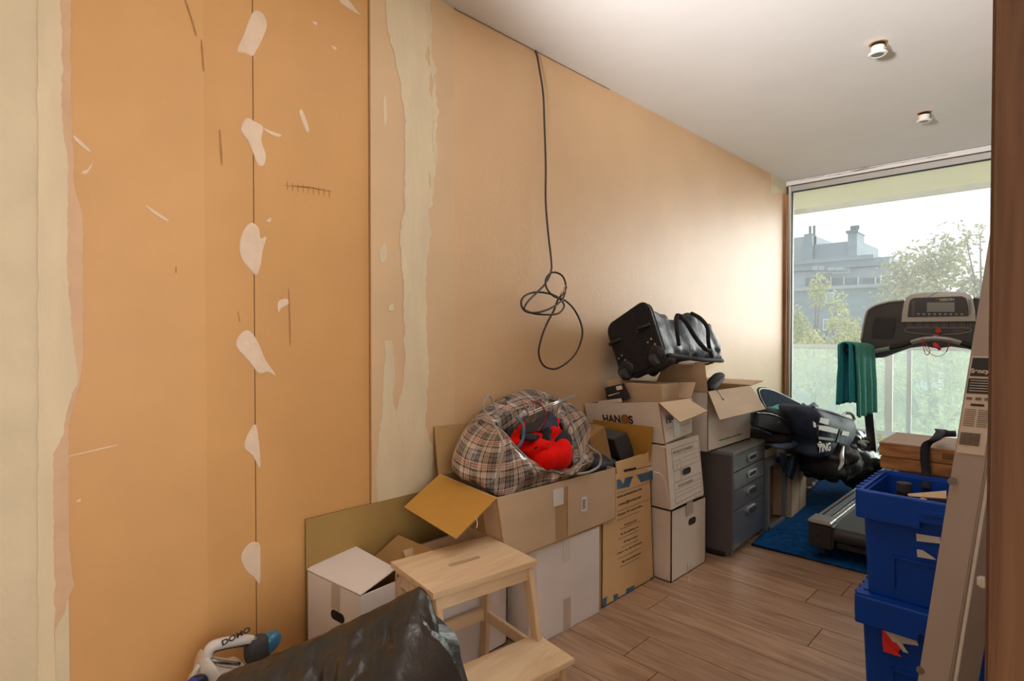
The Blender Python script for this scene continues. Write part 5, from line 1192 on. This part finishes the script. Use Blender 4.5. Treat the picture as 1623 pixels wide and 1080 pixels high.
mobj('rail', va+vb, [(0, 1, 2, 3), (4, 5, 6, 7), (0, 1, 5, 4), (1, 2, 6, 5), (2, 3, 7, 6), (3, 0, 4, 7)], 'white_pl', rl2)
q = at(1556, 922, y=1.66); box('clip', tuple(q-Vector((.008, .012, .012))), tuple(q+Vector((.010, .0, .014))), 'white_pl', rl2, bev=.004)

# ------------------------------------------------------------------ step stool
st = thing('step_stool', 'light birch two-step stool with a slot in its top', 'stool', (.5, 1.25, 0))
A_, B_, C_, D2 = at(691.7, 943.9, z=.5), at(844, 885, z=.5), at(772, 849, z=.5), at(622.8, 892.5, z=.5)
ex = ((A_-D2)+(B_-C_)).normalized(); ey = ((B_-A_)+(C_-D2)).normalized(); ey = (ey-ex*ey.dot(ex)).normalized()
O_ = (A_+B_+C_+D2)/4; LX, LY = .150, .208
def sp3(a, b, z): return Vector((O_.x, O_.y, 0))+ex*a+ey*b+Vector((0, 0, z))
def obox(name, a0, a1, b0, b1, z0, z1, m='birch', bev=.002, parent=st):
    v, f = prism([sp3(a0, b0, z0), sp3(a1, b0, z0), sp3(a1, b1, z0), sp3(a0, b1, z0)], (0, 0, z1-z0)); return mobj(name, v, f, m, parent, bev=bev)
# top with slot: built from strips around the slot, welded in one mesh
def slotplate(name, a0, a1, b0, b1, z0, z1, sa, sb0, sb1, m):
    N_ = 12; hole = []
    for k in range(N_+1): an = math.pi*k/N_; hole.append((sa*math.cos(an), sb1+sa*math.sin(an)))
    hole += [(-sa, sb1+(sb0-sb1)*k/10) for k in range(1, 10)]
    for k in range(N_+1): an = math.pi+math.pi*k/N_; hole.append((sa*math.cos(an), sb0+sa*math.sin(an)))
    hole += [(sa, sb0+(sb1-sb0)*k/10) for k in range(1, 10)]
    outer = []
    for h in hole:
        s = 1e9
        dx_, dy_ = h[0], h[1]-(sb0+sb1)/2
        k1 = (a1/dx_ if dx_ > 1e-6 else (a0/dx_ if dx_ < -1e-6 else 1e9)); cy = (sb0+sb1)/2
        k2 = ((b1-cy)/dy_ if dy_ > 1e-6 else ((b0-cy)/dy_ if dy_ < -1e-6 else 1e9)); k_ = min(k1, k2); outer.append((dx_*k_, cy+dy_*k_))
    n = len(hole); V = []
    for z in (z0, z1): V += [sp3(a, b, z) for a, b in hole]; V += [sp3(a, b, z) for a, b in outer]
    F = []
    for i in range(n):
        j = (i+1) % n
        F += [(i, j, n+j, n+i), (2*n+i, 3*n+i, 3*n+j, 2*n+j), (i, 2*n+i, 2*n+j, j), (n+i, n+j, 3*n+j, 3*n+i)]
    # corners
    for ca, cb2 in ((a1, b1), (a0, b1), (a0, b0), (a1, b0)):
        best = min(range(n), key=lambda i: (abs(outer[i][0]-ca) if abs(outer[i][1]-cb2) < 1e-4 else 9)); b2 = min(range(n), key=lambda i: (abs(outer[i][1]-cb2) if abs(outer[i][0]-ca) < 1e-4 else 9))
        o = len(V); V += [sp3(ca, cb2, z0), sp3(ca, cb2, z1)]
        F += [(n+best, n+b2, o), (3*n+best, 3*n+b2, o+1), (n+best, o, o+1, 3*n+best), (n+b2, o, o+1, 3*n+b2)]
    return mobj(name, V, F, m, st)
slotplate('top_step', -LX, LX, -LY, LY, .481, .5, .013, -.052, .052, 'birch')
def leg(name, a0t, a0b, b, zt_, wa=.042, wb=.020):
    v = []
    for a, z in ((a0b, 0), (a0t, zt_)): v += [sp3(a, b, z), sp3(a+wa, b, z), sp3(a+wa, b+wb, z), sp3(a, b+wb, z)]
    return mobj(name, v, [(0, 1, 2, 3), (4, 5, 6, 7), (0, 1, 5, 4), (1, 2, 6, 5), (2, 3, 7, 6), (3, 0, 4, 7)], 'birch_v', st, bev=.002)
for b in (-LY+.012, LY-.034):
    leg('leg', -LX+.012, -LX-.02, b, .481); leg('leg', LX-.050, LX+.055, b, .481)
    leg('leg', LX+.115, LX+.150, b, .222)
    obox('side_rail', -LX+.03, LX-.03, b+.002, b+.018, .425, .481)
    obox('side_rail', -LX+.0, LX+.13, b+.002, b+.018, .180, .222)
obox('front_rail', LX-.032, LX-.014, -LY+.03, LY-.03, .432, .481); obox('rear_rail', -LX+.02, -LX+.036, -LY+.03, LY-.03, .432, .481)
obox('rear_rail', -LX+.0, -LX+.018, -LY+.03, LY-.03, .180, .225)
obox('low_step', LX-.005, LX+.190, -LY-.001, LY+.001, .222, .240)
obox('front_rail', LX+.135, LX+.152, -LY+.03, LY-.03, .172, .222)
for a, z in ((LX-.03, .46), (-LX+.035, .46)): q = sp3(a, -LY+.012, z); cyl('screw', q, q-ey*.002, .005, 'metal_dk', st, 12)

# ------------------------------------------------------------------ bin bag in the foreground
RA, RB = at(352, 1068, x=.42), at(664, 930, x=.74)
V, F = [], []; NU, NV = 70, 50
for i in range(NU+1):
    u = i/NU; rp_ = lerp(RA, RB, u); rp_.z += -.012*math.sin(u*math.pi)
    out = Vector((.62, -.78, 0)).normalized(); dep = .34+.10*u
    for j in range(NV+1):
        s = j/NV*2-1   # -1 back floor, 0 ridge, 1 front floor
        a = abs(s); prof = a**.8
        if s >= 0: p = rp_+out*(dep*(a**1.1))+Vector((0, 0, -rp_.z*(a**1.6)*.985))
        else: p = rp_-out*(.05*a)+Vector((0, 0, -rp_.z*.985*a**1.2))
        am = min(1, a*4)
        p += (out+Vector((0, 0, .6)))*am*(.06*crumple(p, 4.2, 21)+.03*crumple(p, 11, 5)+.010*nz(p, 34, 8))
        if a < .25: p.z += .004*nz(p, 25, 3)
        p.z = max(p.z, .003); p.x = max(p.x, .03); V.append(p)
for i in range(NU):
    for j in range(NV): k = i*(NV+1)+j; F.append((k, k+1, k+NV+2, k+NV+1))
# crinkled right end cap
o0 = len(V); base_end = [V[NU*(NV+1)+j] for j in range(NV+1)]
for i in range(1, 11):
    tt = i/10
    for j in range(NV+1):
        p = base_end[j]; mid_ = Vector((.88, .87, max(.0, p.z*(1-tt*.6)))); q = lerp(p, mid_, tt*.75)+Vector((.02, .10, 0))*math.sin(tt*math.pi/2)*(1 if p.z < .55 else .35)
        q += Vector((.3, .6, .1))*(.04*crumple(q, 12, 31))*tt; q.z = max(q.z, .003); V.append(q)
ow = lambda i, j: (NU*(NV+1)+j) if i == 0 else o0+(i-1)*(NV+1)+j
for i in range(10):
    for j in range(NV): F.append((ow(i, j), ow(i, j+1), ow(i+1, j+1), ow(i+1, j)))
c = mobj('bin_bag', V, F, 'garbage', None, smooth=True, loc=(.6, .6, 0)); tag(c, 'large shiny black bin bag in front of the white archive box and stool', 'bag')

# ------------------------------------------------------------------ vacuum cleaner
vc = thing('vacuum_cleaner', 'white and blue handheld vacuum cleaner with loop handle by the orange wall', 'appliance', at(365, 1100, x=.17))
XV = .17
vp = lambda px, py, dx=0: at(px, py, x=XV+dx)
outl = [(303, 1092), (312, 1075), (318, 1052), (326, 1038), (336, 1046), (345, 1050), (372, 1054), (388, 1052), (400, 1075), (405, 1100), (395, 1140), (350, 1150), (305, 1130)]
O = cr([vp(*p) for p in outl], 3, True); c0 = sum(O, Vector())/len(O)
loft('housing', [[lerp(c0, p, .55)+Vector((-.085, 0, 0)) for p in O], [lerp(c0, p, .92)+Vector((-.06, 0, 0)) for p in O], [lerp(c0, p, 1.0) for p in O], [lerp(c0, p, .92)+Vector((.05, 0, 0)) for p in O], [lerp(c0, p, .55)+Vector((.075, 0, 0)) for p in O]], 'white_pl', vc)
hp = cr([vp(329, 1050), vp(330, 1036), vp(336, 1026), vp(350, 1021), vp(372, 1017), vp(394, 1014.5), vp(404, 1017)], 5)
tubeobj('handle', hp, [.013+.004*math.sin(i/30*math.pi) for i in range(len(hp))], 'white_pl', vc, seg=12)
tubeobj('handle_lining', [p+Vector((.003, 0, -.010)) for p in hp[4:]], .010, 'metal_dk', vc, seg=8)
tubeobj('loop_bar', cr([vp(334, 1046, .02), vp(350, 1050, .03), vp(380, 1053, .03)], 4), .006, 'metal_dk', vc, seg=8)
text('brand_print', 'DOMO', .023, at(352, 1024.5, x=XV+.018), (0, 1, .17), (0, -.17, 1), 'ink', vc, bold=.0008, sx=1.15)
blob('blue_motor_cap', vp(424, 1021), (.028, .045, .030), 'vblue', vc, e=.9, rot=(.5, 0, 0))
blob('grey_motor_housing', vp(408, 1030), (.032, .040, .045), 'charcoal', vc, e=.8)
blob('release_button', vp(400, 1013.5, .004), (.012, .018, .006), 'metal_dk', vc)
blob('navy_inset', vp(312, 1088, .05), (.02, .03, .03), 'vnavy', vc, e=.8); blob('blue_button', vp(304, 1085, .06), (.015, .02, .015), 'cobalt', vc)
tubeobj('hose_clip', cr([vp(304, 1078, .0), vp(309, 1066), vp(316, 1054)], 4), .007, 'white_pl', vc, seg=8)
